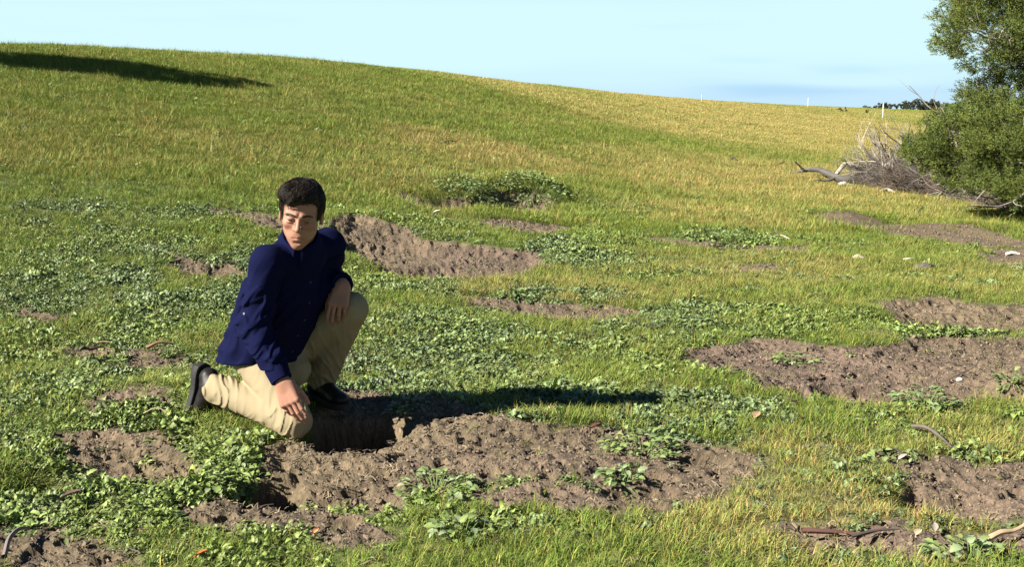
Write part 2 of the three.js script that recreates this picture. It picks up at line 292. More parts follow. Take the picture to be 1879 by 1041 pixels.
// a lobed leaf lying along +z from the origin, slightly folded and drooping
function leafPoints(L, W, lobes) {
  const out = []; const N = lobes * 2 + 1;
  for (let i = 0; i <= N; i++) { const f = i / N, lob = i % 2 ? 1 : 0.74, w = W * 0.5 * Math.pow(Math.sin(Math.PI * (0.10 + 0.86 * f)), 0.75) * lob; out.push([w, f * L]); }
  return out;
}
function addLeaf(pos, col, idx, o, dir, pitch, L, W, lobes, c, roll = 0, curl = 0.8) {
  const pts = leafPoints(L, W, lobes), base = pos.length / 3, cd = Math.cos(dir), sd = Math.sin(dir);
  let y = 0, zz = 0, ang = pitch, prev = 0;
  for (let i = 0; i < pts.length; i++) {
    const st = pts[i][1] - prev; prev = pts[i][1]; zz += Math.cos(ang) * st; y += Math.sin(ang) * st; ang -= curl * st / L;
    for (const s of [-1, 0, 1]) { const lx = s * pts[i][0], ly = y + Math.abs(s) * pts[i][0] * 0.35 + lx * roll; pos.push(o[0] + lx * cd + zz * sd, o[1] + ly, o[2] - lx * sd + zz * cd); const v = s ? 1 : 1.12; col.push(c[0] * v, c[1] * v, c[2] * v); }
  }
  for (let i = 0; i < pts.length - 1; i++) { const a = base + 3 * i; idx.push(a, a + 1, a + 3, a + 1, a + 4, a + 3, a + 1, a + 2, a + 4, a + 2, a + 5, a + 4); }
}
function rosette(seed, count, R, leafL, leafW, up) {
  const r = rng(seed), pos = [], col = [], idx = [];
  for (let i = 0; i < count; i++) {
    const a = r() * 6.283, rad = R * Math.sqrt(r()), t = 0.75 + 0.5 * r(), y = up * (0.25 + 0.75 * r()) * (1.1 - rad / R * 0.6), k = r();
    const c = k < 0.14 ? [1.3 * t, 1.15 * t, 1.6 * t] : k < 0.17 ? [1.12 * t, 1.05 * t, 0.8 * t] : k < 0.3 ? [0.75 * t, 0.7 * t, 0.8 * t] : [t, t, t];
    addLeaf(pos, col, idx, [Math.cos(a) * rad * 0.7, y, -Math.sin(a) * rad * 0.7], a + Math.PI / 2 + (r() - 0.5) * 2.2, -0.25 + 0.9 * r(), leafL * (0.6 + 0.6 * r()), leafW * (0.6 + 0.6 * r()), 2 + Math.floor(r() * 2), c, (r() - 0.5) * 0.8, 0.5 + r());
  }
  return geo(pos, idx, col);
}
const grassMat = new THREE.MeshPhysicalMaterial({ color: 0xffffff, roughness: 0.75, vertexColors: true, side: THREE.DoubleSide, transmission: 0.28, thickness: 0, specularIntensity: 0.5 });
const leafMat = new THREE.MeshPhysicalMaterial({ color: 0xffffff, roughness: 0.5, vertexColors: true, side: THREE.DoubleSide, transmission: 0.2, thickness: 0, specularIntensity: 0.8 });
const _m = new THREE.Matrix4(), _q = new THREE.Quaternion(), _s = V(1, 1, 1), _p = V(0, 0, 0), _e = new THREE.Euler();
function scatter(name, geos, items, material, label, category) {   // items: [x, y, z, yaw, scale, r, g, b, tilt x, tilt z]
  const per = geos.map(() => []); items.forEach((it, i) => per[i % geos.length].push(it));
  per.forEach((list, gi) => {
    if (!list.length) return;
    const im = new THREE.InstancedMesh(geos[gi], material, list.length); im.name = numbered(name); im.castShadow = im.receiveShadow = true;
    list.forEach((it, i) => { _e.set(it[8] || 0, it[3], it[9] || 0); _q.setFromEuler(_e); _m.compose(_p.set(it[0], it[1], it[2]), _q, _s.set(it[4], it[4] * (it[10] || 1), it[4])); im.setMatrixAt(i, _m); im.setColorAt(i, new THREE.Color().setRGB(it[5], it[6], it[7])); });
    tag(im, label, category, null, 'stuff'); scene.add(im);
  });
}
{
  const near = [], mid = [], far = [], leaf = [], r = rng(2024);
  const sweep = (d0, d1, per, fn) => {                         // fn(x, z) for `per` random places a square metre, in the wedge of ground before the lens and a margin round it
    let d = d0; while (d < d1) { const st = Math.min(d1 - d, Math.max(0.3, d * 0.06)), w = d * 0.5 + 1.0, n = Math.round(2 * w * st * per(d + st / 2)); for (let i = 0; i < n; i++) fn((r() * 2 - 1) * w, -(d + r() * st)); d += st; }
  };
  sweep(2.5, 13, d => d < 6 ? 1700 : 1700 * Math.pow(6 / d, 1.15), (x, z) => {
    const sd = soilD(x, z), wd = weedDensity(x, z), p = sd < -0.015 ? (r() < 0.022 ? 1 : 0) : sd < 0.06 ? 0.3 : 1; if (r() > p) return;
    if (r() < wd * 0.8) return;
    const g = grassColor(x, z), t = 0.75 + 0.5 * r(), tall = noise2(x * 1.7 + 60, z * 1.7), d = -z;
    const s = (0.5 + 0.4 * r() + 0.35 * tall) * (1 + 0.03 * Math.max(0, d - 5));
    near.push([x, ground(x, z), z, r() * 6.283, Math.max(0.35, s * (sd < 0 ? 0.6 : 1)), g[0] * t, g[1] * t, g[2] * t, (r() - 0.5) * 0.5, (r() - 0.5) * 0.5]);
  });
  sweep(13, 34, d => 420 * Math.pow(13 / d, 1.2), (x, z) => {
    if (soilD(x, z) < 0 && r() > 0.05) return; const g = grassColor(x, z), t = 0.8 + 0.4 * r(), d = -z;
    if (d > smoothD(clamp(x / d, -1.2, 1.2)) * 1.25) return;
    mid.push([x, ground(x, z), z, r() * 6.283, (0.55 + 0.5 * r() + (r() < 0.06 ? 0.7 : 0)) * (1 + 0.012 * (d - 13)), g[0] * t, g[1] * t, g[2] * t, (r() - 0.5) * 0.4, (r() - 0.5) * 0.4]);
  });
  sweep(34, 220, d => 42 * Math.pow(34 / d, 1.5), (x, z) => {
    const d = -z, D = smoothD(clamp(x / d, -1.2, 1.2)); if (d > D * 1.15) return; const g = grassColor(x, z), t = 0.88 + 0.24 * r();
    far.push([x, ground(x, z), z, r() * 6.283, (0.8 + 0.5 * r()) * Math.pow(d / 34, 0.4), g[0] * t, g[1] * t, g[2] * t]);
  });
  sweep(2.5, 26, d => d < 6 ? 1950 : 1950 * Math.pow(6 / d, 1.1), (x, z) => {
    const wd = weedDensity(x, z), sd = soilD(x, z); if (sd < 0.0 && r() > 0.012) return; if (sd >= 0 && sd < 0.05 && r() > 0.75) return;
    const d = -z; if (r() > (d > 17 ? wd * 0.6 : wd)) return;
    const hue = noise2(x * 0.8 + 20, z * 0.8) + 0.7 * (r() - 0.5), t = 0.6 + 0.7 * r();      // bluish and fresh green patches
    const c = [lerp(0.215, 0.165, sstep(-0.4, 0.4, hue)) * t, lerp(0.285, 0.225, sstep(-0.4, 0.4, hue)) * t, lerp(0.07, 0.09, sstep(-0.4, 0.4, hue)) * t];
    leaf.push([x, ground(x, z) - 0.004, z, r() * 6.283, (0.36 + 0.45 * r() * r() + 0.12 * r() + 0.38 * noise2(x * 2.6, z * 2.6)) * (sd < 0 ? 0.7 : 1) * (1 + 0.025 * Math.max(0, d - 6)), ...c, (r() - 0.5) * 0.6, (r() - 0.5) * 0.6, 0.7 + 0.9 * r() + 1.2 * Math.max(0, noise2(x * 4.3 + 11, z * 4.3))]);
  });
  console.log('grass', near.length, mid.length, far.length, 'leaf', leaf.length);
  const tufts = [0, 1, 2, 3, 4].map(i => bladeTuft(100 + i, 13, 0.035, [0.075, 0.09, 0.06, 0.11, 0.075][i], 0.0034));
  const tufts2 = [0, 1, 2, 3].map(i => bladeTuft(200 + i, 40, 0.11, 0.075, 0.0036, 2));
  const tufts3 = [0, 1, 2].map(i => bladeTuft(300 + i, 170, 0.42, 0.06, 0.005, 2));
  scatter('grass', tufts, near, grassMat, 'short mixed green and straw grass around the diggings', 'grass');
  scatter('hill_grass', tufts2, mid, grassMat, 'olive pasture grass covering the rising slope', 'grass');
  scatter('distant_grass', tufts3, far, grassMat, 'yellowish pasture grass of the distant paddock', 'grass');
  const ros = [[11, 15, 0.06, 0.042, 0.036, 0.03], [12, 20, 0.075, 0.036, 0.03, 0.045], [13, 12, 0.05, 0.05, 0.044, 0.025], [14, 22, 0.08, 0.03, 0.022, 0.04], [15, 16, 0.065, 0.05, 0.022, 0.035]].map(a => rosette(...a));
  scatter('leafy_ground_cover', ros, leaf, leafMat, 'low carpet of small lobed green weeds between the diggings', 'weeds');
  // crumbs of soil and bits of straw
  const clods = [], straw = [], cg = [0, 1, 2, 3].map(k => { const g = new THREE.IcosahedronGeometry(0.012, k % 2), p = g.attributes.position; for (let i = 0; i < p.count; i++) { const x = p.getX(i), y = p.getY(i), z = p.getZ(i), n = 1 + 0.9 * noise3(x * 75 + k * 9, y * 75, z * 75); p.setXYZ(i, x * n * 1.3, y * n * 0.7, z * n); } g.computeVertexNormals(); return g; });
  sweep(2.6, 14, d => d < 6 ? 2600 : 2600 * (6 / d) ** 1.6, (x, z) => { const sd = soilD(x, z); if (sd > 0.0) return; const t = 0.7 + 0.6 * r(), s = 0.25 + 0.5 * r() * r() + (r() < 0.03 ? 0.7 * r() : 0); clods.push([x, ground(x, z) - 0.001, z, r() * 6.28, s * (1 + 0.06 * Math.max(0, -z - 6)), 0.168 * t, 0.126 * t, 0.084 * t, r() * 3, r() * 3]); });
  const sg = [0, 1].map(k => { const rr = rng(k + 3), pos = [], col = [], idx = []; for (let i = 0; i < 5; i++) { const a = rr() * 6.28, L = 0.012 + 0.022 * rr(), w = 0.0011 + 0.0008 * rr(), x = (rr() - 0.5) * 0.05, z = (rr() - 0.5) * 0.05, b = pos.length / 3, c = 0.7 + 0.6 * rr(), y = 0.003 + 0.006 * rr(); for (const s of [-1, 0, 1]) for (const e of [-1, 1]) { pos.push(x + Math.cos(a) * L * s - Math.sin(a) * w * e, y + 0.003 * (1 - s * s) + 0.004 * rr(), z + Math.sin(a) * L * s + Math.cos(a) * w * e); col.push(c, c, c); } idx.push(b, b + 1, b + 2, b + 1, b + 3, b + 2, b + 2, b + 3, b + 4, b + 3, b + 5, b + 4); } return geo(pos, idx, col); });
  sweep(2.6, 12, d => d < 6 ? 150 : 150 * (6 / d) ** 1.5, (x, z) => { const t = 0.6 + 0.7 * r(), dark = r() < 0.35; straw.push([x, ground(x, z) + 0.002, z, r() * 6.28, 0.45 + 0.6 * r(), ...(dark ? [0.1 * t, 0.075 * t, 0.055 * t] : [0.22 * t, 0.17 * t, 0.105 * t]), (r() - 0.5) * 0.5, (r() - 0.5) * 0.5]); });
  scatter('straw_litter', sg, straw, std([1, 1, 1], 0.9, { vertexColors: true, side: THREE.DoubleSide }), 'bits of dry straw and dead stalks lying on soil and turf', 'litter');
  scatter('soil_crumbs', cg, clods, std([1, 1, 1], 0.97), 'loose brown crumbs of soil scattered over the diggings', 'soil');
}
// ---------- surfaces from distance fields ----------
function surfaceNets(f, lo, hi, cell) {
  const n = [0, 1, 2].map(k => Math.ceil((hi[k] - lo[k]) / cell) + 1), [nx, ny, nz] = n, val = new Float32Array(nx * ny * nz), id = (i, j, k) => (k * ny + j) * nx + i;
  for (let k = 0; k < nz; k++) for (let j = 0; j < ny; j++) for (let i = 0; i < nx; i++) val[id(i, j, k)] = f(lo[0] + i * cell, lo[1] + j * cell, lo[2] + k * cell);
  const vert = new Int32Array(nx * ny * nz).fill(-1), pos = [], idx = [];
  const E = [[0, 1], [0, 2], [0, 4], [1, 3], [1, 5], [2, 3], [2, 6], [3, 7], [4, 5], [4, 6], [5, 7], [6, 7]];
  for (let k = 0; k < nz - 1; k++) for (let j = 0; j < ny - 1; j++) for (let i = 0; i < nx - 1; i++) {
    const v = []; let m = 0; for (let c = 0; c < 8; c++) { const x = val[id(i + (c & 1), j + ((c >> 1) & 1), k + (c >> 2))]; v.push(x); if (x < 0) m |= 1 << c; }
    if (m === 0 || m === 255) continue;
    let sx = 0, sy = 0, sz = 0, cnt = 0;
    for (const [a, b] of E) if ((v[a] < 0) !== (v[b] < 0)) { const t = v[a] / (v[a] - v[b]); sx += lerp(a & 1, b & 1, t); sy += lerp((a >> 1) & 1, (b >> 1) & 1, t); sz += lerp(a >> 2, b >> 2, t); cnt++; }
    vert[id(i, j, k)] = pos.length / 3; pos.push(lo[0] + (i + sx / cnt) * cell, lo[1] + (j + sy / cnt) * cell, lo[2] + (k + sz / cnt) * cell);
  }
  const quad = (a, b, c, d, flip) => { if (a < 0 || b < 0 || c < 0 || d < 0) return; if (flip) idx.push(a, c, b, a, d, c); else idx.push(a, b, c, a, c, d); };
  for (let k = 1; k < nz - 1; k++) for (let j = 1; j < ny - 1; j++) for (let i = 1; i < nx - 1; i++) {
    const o = val[id(i, j, k)] < 0;
    if (o !== (val[id(i + 1, j, k)] < 0)) quad(vert[id(i, j - 1, k - 1)], vert[id(i, j, k - 1)], vert[id(i, j, k)], vert[id(i, j - 1, k)], !o);
    if (o !== (val[id(i, j + 1, k)] < 0)) quad(vert[id(i - 1, j, k - 1)], vert[id(i - 1, j, k)], vert[id(i, j, k)], vert[id(i, j, k - 1)], !o);
    if (o !== (val[id(i, j, k + 1)] < 0)) quad(vert[id(i - 1, j - 1, k)], vert[id(i, j - 1, k)], vert[id(i, j, k)], vert[id(i - 1, j, k)], !o);
  }
  const g = new THREE.BufferGeometry(); g.setAttribute('position', new THREE.Float32BufferAttribute(pos, 3)); g.setIndex(idx);
  // smooth normals from the field itself
  const nor = new Float32Array(pos.length), e = cell * 0.6;
  for (let i = 0; i < pos.length; i += 3) { const x = pos[i], y = pos[i + 1], z = pos[i + 2], a = f(x + e, y, z) - f(x - e, y, z), b = f(x, y + e, z) - f(x, y - e, z), c = f(x, y, z + e) - f(x, y, z - e), l = Math.hypot(a, b, c) || 1; nor[i] = a / l; nor[i + 1] = b / l; nor[i + 2] = c / l; }
  g.setAttribute('normal', new THREE.BufferAttribute(nor, 3)); return g;
}
const smin = (a, b, k) => { const h = clamp(0.5 + 0.5 * (b - a) / k); return lerp(b, a, h) - k * h * (1 - h); };
const smax = (a, b, k) => -smin(-a, -b, k);
// tapered capsule; flat: [axis, factor] squeezes it along one direction
function cap(a, b, ra, rb, flat) {
  const ab = b.clone().sub(a), L2 = ab.lengthSq() || 1e-9; const n = flat && flat[0].clone().normalize(), f = flat ? 1 / flat[1] - 1 : 0;
  return (x, y, z) => { let px = x - a.x, py = y - a.y, pz = z - a.z; const t = clamp((px * ab.x + py * ab.y + pz * ab.z) / L2); px -= ab.x * t; py -= ab.y * t; pz -= ab.z * t; if (n) { const d = (px * n.x + py * n.y + pz * n.z) * f; px += n.x * d; py += n.y * d; pz += n.z * d; } const r = lerp(ra, rb, t); return Math.sqrt(px * px + py * py + pz * pz) - r; };
}
function ell(c, r) { const m = Math.min(...r); return (x, y, z) => { const a = (x - c[0]) / r[0], b = (y - c[1]) / r[1], d = (z - c[2]) / r[2], k = Math.sqrt(a * a + b * b + d * d); return (k - 1) * (k > 0.05 ? Math.sqrt((x - c[0]) ** 2 + (y - c[1]) ** 2 + (z - c[2]) ** 2) / k : m); }; }
const join = (list, k) => (x, y, z) => { let d = list[0](x, y, z); for (let i = 1; i < list.length; i++) d = smin(d, list[i](x, y, z), k); return d; };
function boundsOf(pts, pad) { const lo = [1e9, 1e9, 1e9], hi = [-1e9, -1e9, -1e9]; for (const p of pts) { const a = [p.x, p.y, p.z]; for (let k = 0; k < 3; k++) { lo[k] = Math.min(lo[k], a[k] - pad); hi[k] = Math.max(hi[k], a[k] + pad); } } return [lo, hi]; }
const paint = (g, fn) => { const p = g.attributes.position, c = new Float32Array(p.count * 3); for (let i = 0; i < p.count; i++) { const v = fn(p.getX(i), p.getY(i), p.getZ(i)); c.set(v, 3 * i); } g.setAttribute('color', new THREE.BufferAttribute(c, 3)); return g; };

// ---------- the kneeling man ----------
{
  const J = {
    rh: P(466, 645, 4.98), rk: P(540, 772, 4.745), ra: P(401, 714, 4.965),
    lk: P(645, 567, 4.98), la: P(588, 694, 5.19),
    rs: P(491, 482, 4.69), ls: P(601, 450, 4.95), re: P(467, 598, 4.70), rw: P(517, 697, 4.62),
    le: P(600, 530, 5.11), lw: P(629, 520, 4.92),
  };
  J.lh = J.rh.clone().add(V(0.15, 0.01, -0.13));
  const pel = J.rh.clone().add(J.lh).multiplyScalar(0.5), shC = J.rs.clone().add(J.ls).multiplyScalar(0.5);
  const up = shC.clone().sub(pel).normalize(), across = J.ls.clone().sub(J.rs).normalize(), fwd = across.clone().cross(up).normalize();
  const neck0 = shC.clone().addScaledVector(up, 0.03).addScaledVector(fwd, 0.0);
  // head placement: a point between the eyes is known
  const headR = new THREE.Matrix4().makeRotationFromEuler(new THREE.Euler(0.22, 0.06, -0.12, 'YXZ'));
  const eyeMid = P(549, 405, 4.635), headPos = eyeMid.clone().sub(V(0, -0.004, 0.084).applyMatrix4(headR)), headM = headR.clone().scale(V(1.03, 1.06, 1.03)).setPosition(headPos), headInv = headM.clone().invert();
  const at = (x, y, z) => V(x, y, z).applyMatrix4(headM);
  const base = V(pel.x, 0, pel.z); base.y = ground(base.x, base.z);
  const man = thing('person', 'person in navy shirt and khaki trousers kneeling beside a burrow', 'person', [base.x, base.y, base.z]);
  const place = g => g.translate(-base.x, -base.y, -base.z);
  console.log('heights', 'rk', J.rk.y.toFixed(3), ground(J.rk.x, J.rk.z).toFixed(3), 'la', J.la.y.toFixed(3), ground(J.la.x, J.la.z).toFixed(3), 'ra', J.ra.y.toFixed(3), ground(J.ra.x, J.ra.z).toFixed(3));
  const dist = (a, b) => J[a].distanceTo(J[b]).toFixed(2); console.log('lengths', dist('rh', 'rk'), dist('rk', 'ra'), dist('lh', 'lk'), dist('lk', 'la'), dist('rs', 're'), dist('re', 'rw'), dist('ls', 'le'), dist('le', 'lw'), pel.distanceTo(shC).toFixed(2), dist('rs', 'ls'));

  // --- skin ---
  const SKIN = [0.33, 0.165, 0.112];
  const skinMat = new THREE.MeshPhysicalMaterial({ color: 0xffffff, vertexColors: true, roughness: 0.52, specularIntensity: 0.6 });
  const core = join([cap(pel, shC, 0.10, 0.10, [fwd, 0.75]), cap(J.rs, J.ls, 0.04, 0.04), cap(J.rs, J.re, 0.042, 0.034), cap(J.re, J.rw, 0.034, 0.025), cap(J.ls, J.le, 0.042, 0.034), cap(J.le, J.lw, 0.034, 0.025), cap(J.rh, J.rk, 0.065, 0.045), cap(J.rk, J.ra, 0.043, 0.034), cap(J.lh, J.lk, 0.065, 0.045), cap(J.lk, J.la, 0.043, 0.034), cap(neck0, at(0, -0.05, -0.02), 0.057, 0.053)], 0.02);
  const coreG = surfaceNets(core, ...boundsOf([...Object.values(J), headPos], 0.13), 0.012);
  paint(coreG, () => SKIN);
  // head, in its own axes: x to his left, y up, z out of the face
  const mir = fn => (x, y, z) => fn(Math.abs(x), y, z);
  const cranium = ell([0, 0.03, -0.018], [0.075, 0.088, 0.096]), faceE = ell([0, -0.028, 0.026], [0.058, 0.088, 0.064]), jaw = ell([0, -0.084, 0.042], [0.037, 0.036, 0.046]), chin = ell([0, -0.106, 0.071], [0.02, 0.016, 0.017]);
  const gonion = mir(ell([0.044, -0.062, 0.004], [0.016, 0.026, 0.025])), cheek = mir(ell([0.043, -0.024, 0.058], [0.019, 0.016, 0.022])), brow = mir(cap(V(0.012, 0.017, 0.088), V(0.046, 0.018, 0.072), 0.010, 0.009)), fore = ell([0, 0.04, 0.05], [0.058, 0.045, 0.04]);
  const nose = join([cap(V(0, 0.008, 0.090), V(0, -0.030, 0.113), 0.0072, 0.0095), mir(ell([0.0125, -0.034, 0.098], [0.0085, 0.0075, 0.011])), ell([0, -0.034, 0.111], [0.0095, 0.0085, 0.0095])], 0.007);
  const socket = mir(ell([0.033, -0.004, 0.100], [0.019, 0.0125, 0.019])), upLip = mir(cap(V(0.0, -0.0668, 0.0905), V(0.022, -0.0705, 0.0805), 0.0042, 0.0025)), loLip = mir(cap(V(0.0, -0.0762, 0.0892), V(0.019, -0.0735, 0.0808), 0.0050, 0.0028)), lipGap = mir(cap(V(0, -0.0714, 0.0972), V(0.021, -0.0716, 0.0875), 0.0022, 0.0012));
  const muzzle = ell([0, -0.066, 0.060], [0.034, 0.026, 0.029]), lid = mir(ell([0.032, 0.0008, 0.0785], [0.0160, 0.0082, 0.0130])), loLid = mir(ell([0.032, -0.0115, 0.0772], [0.0150, 0.0058, 0.0125]));
  const ear = mir((x, y, z) => { const a = ell([0.079, -0.012, -0.012], [0.0085, 0.031, 0.019])(x, y, z), b = ell([0.0875, -0.010, -0.007], [0.006, 0.019, 0.0105])(x, y, z); return smax(a, -b, 0.004); });
  const philtrum = ell([0, -0.053, 0.099], [0.0035, 0.008, 0.004]), mentolabial = ell([0, -0.090, 0.092], [0.018, 0.0045, 0.006]);
  const nl = headInv, nk0 = neck0.clone().applyMatrix4(nl), neckF = cap(V(0, -0.045, -0.022), nk0, 0.054, 0.058);
  const headF = (x, y, z) => {
    let d = smin(cranium(x, y, z), faceE(x, y, z), 0.03); d = smin(d, jaw(x, y, z), 0.03); d = smin(d, fore(x, y, z), 0.02); d = smin(d, gonion(x, y, z), 0.03); d = smin(d, chin(x, y, z), 0.02); d = smin(d, cheek(x, y, z), 0.022); d = smin(d, muzzle(x, y, z), 0.02); d = smin(d, brow(x, y, z), 0.012);
    d = smax(d, -socket(x, y, z), 0.012); d = smin(d, lid(x, y, z), 0.005); d = smin(d, loLid(x, y, z), 0.005);
    d = smin(d, nose(x, y, z), 0.010); d = smax(d, -mentolabial(x, y, z), 0.008); d = smax(d, -philtrum(x, y, z), 0.004);
    d = smin(d, upLip(x, y, z), 0.005); d = smin(d, loLip(x, y, z), 0.005); d = smax(d, -lipGap(x, y, z), 0.003);
    d = smin(d, ear(x, y, z), 0.006); d = smin(d, neckF(x, y, z), 0.025); return d;
  };
  const headG = surfaceNets(headF, [-0.1, -0.21, -0.14], [0.1, 0.135, 0.135], 0.0028);
  paint(headG, (x, y, z) => {
    const ax = Math.abs(x), lip = sstep(0.004, -0.001, Math.min(upLip(x, y, z), loLip(x, y, z)) - 0.0006), stub = sstep(0.0, -0.05, y + 0.045) * sstep(-0.02, 0.03, z) * 0.16, blush = Math.exp(-((ax - 0.042) ** 2 / 0.0004 + (y + 0.03) ** 2 / 0.0004)) * 0.10, n = 1 + 0.05 * noise3(x * 160, y * 160, z * 160);
    let c = [SKIN[0] * n * (1 - stub * 0.5), SKIN[1] * n * (1 - stub * 0.5) * (1 - blush * 0.35), SKIN[2] * n * (1 - stub * 0.35) * (1 - blush * 0.3)]; const L = [0.42, 0.15, 0.13]; return c.map((v, i) => lerp(v, L[i], lip * 0.8));
  });
  headG.applyMatrix4(headM);
  // hands
  function hand(W, a, n, thumbSide, curls, spread, arm, thumb, scale = 1) {              // wrist, direction of the fingers, back of the hand, +1/-1 side of the thumb
    a = a.clone().normalize(); const b = n.clone().cross(a).normalize().multiplyScalar(thumbSide); n = a.clone().cross(b).normalize().multiplyScalar(n.dot(a.clone().cross(b)) > 0 ? 1 : -1);
    const L = (u, v, w) => W.clone().addScaledVector(a, u * scale).addScaledVector(b, v * scale).addScaledVector(n, w * scale);
    const palm = [], fingers = [], pts = [];
    for (const [v0, v1] of [[-0.030, -0.036], [-0.012, -0.013], [0.010, 0.011], [0.026, 0.033]]) palm.push(cap(L(0.012, v0 * 0.75, 0), L(0.088, v1, 0.002), 0.0165, 0.0135));
    palm.push(cap(W.clone().addScaledVector(arm, -0.05), W, 0.026, 0.026), cap(W, L(0.02, 0, 0), 0.026, 0.026, [n, 0.75]), cap(L(0.02, 0.024, -0.008), L(0.06, 0.03, -0.01), 0.017, 0.013));
    const spec = [[0.032, 0.088, [0.043, 0.026, 0.021]], [0.011, 0.093, [0.047, 0.030, 0.022]], [-0.012, 0.089, [0.044, 0.028, 0.022]], [-0.034, 0.080, [0.034, 0.021, 0.019]]];
    spec.forEach(([v, u, lens], i) => { let p = L(u, v, 0.001), ang = curls[i][0], sp = (v / 0.034) * spread, rad = [0.0098, 0.0086, 0.0078, 0.0066]; for (let k = 0; k < 3; k++) { const dir = a.clone().multiplyScalar(Math.cos(ang)).addScaledVector(n, -Math.sin(ang)).addScaledVector(b, sp).normalize(), q = p.clone().addScaledVector(dir, lens[k] * scale); fingers.push(cap(p, q, rad[k] * (i === 3 ? 0.88 : 1), rad[k + 1] * (i === 3 ? 0.88 : 1))); p = q; pts.push(q); ang += curls[i][k + 1]; } });
    let p = L(0.028, 0.03, -0.010), dirs = thumb, lens = [0.038, 0.032, 0.025], rad = [0.0125, 0.0108, 0.0098, 0.008]; for (let k = 0; k < 3; k++) { const q = p.clone().addScaledVector(a, dirs[k][0] * lens[k] * scale).addScaledVector(b, dirs[k][1] * lens[k] * scale).addScaledVector(n, dirs[k][2] * lens[k] * scale); fingers.push(cap(p, q, rad[k], rad[k + 1])); p = q; pts.push(q); }
    const pf = join(palm, 0.014);
    const f = (x, y, z) => { let d = pf(x, y, z); let m = 1; for (const g of fingers) { const v = g(x, y, z); m = smin(m, v, 0.0025); } return smin(d, m, 0.007); };
    const g = surfaceNets(f, ...boundsOf([...pts, W, W.clone().addScaledVector(arm, -0.05), L(0.09, 0.05, 0), L(0.09, -0.05, 0)], 0.035), 0.0028);
    const N = spec.map((s, i) => pts[i * 3 + 2]);
    return paint(g, (x, y, z) => { const nn = 1 + 0.06 * noise3(x * 120, y * 120, z * 120); let tip = 0; for (const q of N) tip = Math.max(tip, Math.exp(-((x - q.x) ** 2 + (y - q.y) ** 2 + (z - q.z) ** 2) / 0.0002)); return [SKIN[0] * nn, SKIN[1] * nn * (1 - 0.14 * tip), SKIN[2] * nn * (1 - 0.12 * tip)]; });
  }
  const rTip = P(552, 790, 4.565), lTip = P(611, 590, 4.865);
  const rHand = hand(J.rw.clone().add(P(522, 704, 4.60)).multiplyScalar(0.5), rTip.clone().sub(J.rw), V(-0.45, 0.42, 0.8), 1, [[0.18, 0.30, 0.25], [0.12, 0.36, 0.30], [0.20, 0.42, 0.32], [0.32, 0.46, 0.35]].map(c => [c[0], c[1], c[2], 0]), 0.03, J.rw.clone().sub(J.re).normalize(), [[0.85, 0.35, -0.4], [0.95, 0.05, -0.5], [0.95, -0.1, -0.5]]);
  const lHand = hand(P(629, 524, 4.915), lTip.clone().sub(J.lw), V(-0.05, 0.30, 1), -1, [[0.10, 0.30, 0.35], [0.22, 0.42, 0.35], [0.34, 0.46, 0.35], [0.42, 0.5, 0.35]].map(c => [c[0], c[1], c[2], 0]), 0.03, J.lw.clone().sub(J.le).normalize(), [[0.75, 0.5, -0.3], [0.95, 0.15, -0.4], [0.95, 0.0, -0.4]], 0.93);
  const strip = g => { const h = g.clone(); for (const k of Object.keys(h.attributes)) if (!['position', 'normal', 'color'].includes(k)) h.deleteAttribute(k); return h; };
  mesh('body', place(mergeGeometries([coreG, headG, rHand, lHand].map(strip))), skinMat, man);

  // --- eyes, eyebrows, hair ---
  for (const s of [-1, 1]) {
    const g = new THREE.SphereGeometry(0.0122, 24, 16); g.rotateX(Math.PI / 2);
    paint(g, (x, y, z) => { const r = Math.hypot(x, y + 0.001); return z > 0 && r < 0.0028 ? [0.004, 0.004, 0.004] : z > 0 && r < 0.0074 ? [0.03, 0.016, 0.009] : [0.24, 0.2, 0.18]; });
    g.translate(s * 0.032, -0.0055, 0.0765); g.applyMatrix4(headM); mesh('eye', place(g), std([1, 1, 1], 0.45, { vertexColors: true }), man);
    const hairs = [], r = rng(40 + s); for (let i = 0; i < 46; i++) { const f = r(), x = s * lerp(0.011, 0.049, f), y = 0.0155 + 0.006 * Math.sin(f * 2.6) - 0.003 * f + (r() - 0.5) * 0.006, z = lerp(0.0995, 0.0825, f * f) , q = V(x, y, z), e = V(x + s * (0.007 + 0.003 * r()), y + 0.003 * (1 - 1.6 * f), z - 0.002 - 0.004 * f); hairs.push(new THREE.CylinderGeometry(0.0003, 0.0011, q.distanceTo(e), 4, 1).applyMatrix4(new THREE.Matrix4().makeRotationFromQuaternion(new THREE.Quaternion().setFromUnitVectors(V(0, 1, 0), e.clone().sub(q).normalize())).setPosition(q.clone().add(e).multiplyScalar(0.5)))); }
    mesh('eyebrow', place(mergeGeometries(hairs).applyMatrix4(headM)), std([0.014, 0.010, 0.008], 0.6), man);
  }
  const hl = z => curve([[-0.13, -0.075], [-0.08, -0.062], [-0.045, -0.030], [-0.03, 0.012], [0.004, 0.018], [0.016, -0.018], [0.03, -0.012], [0.04, 0.03], [0.065, 0.056], [0.13, 0.064]], z);
  const hairBase = (x, y, z) => { let d = smin(ell([0, 0.034, -0.02], [0.083, 0.095, 0.105])(x, y, z), ell([-0.01, 0.082, 0.035], [0.072, 0.046, 0.066])(x, y, z), 0.03); d = smin(d, ell([-0.035, 0.085, 0.06], [0.04, 0.03, 0.04])(x, y, z), 0.02); return d; };
  const hlx = (x, z) => hl(z) - 0.016 * Math.exp(-((x + 0.035) ** 2) / 0.0005) * sstep(0.03, 0.07, z) + 0.006 * sstep(0.0, 0.04, x) * sstep(0.03, 0.07, z);
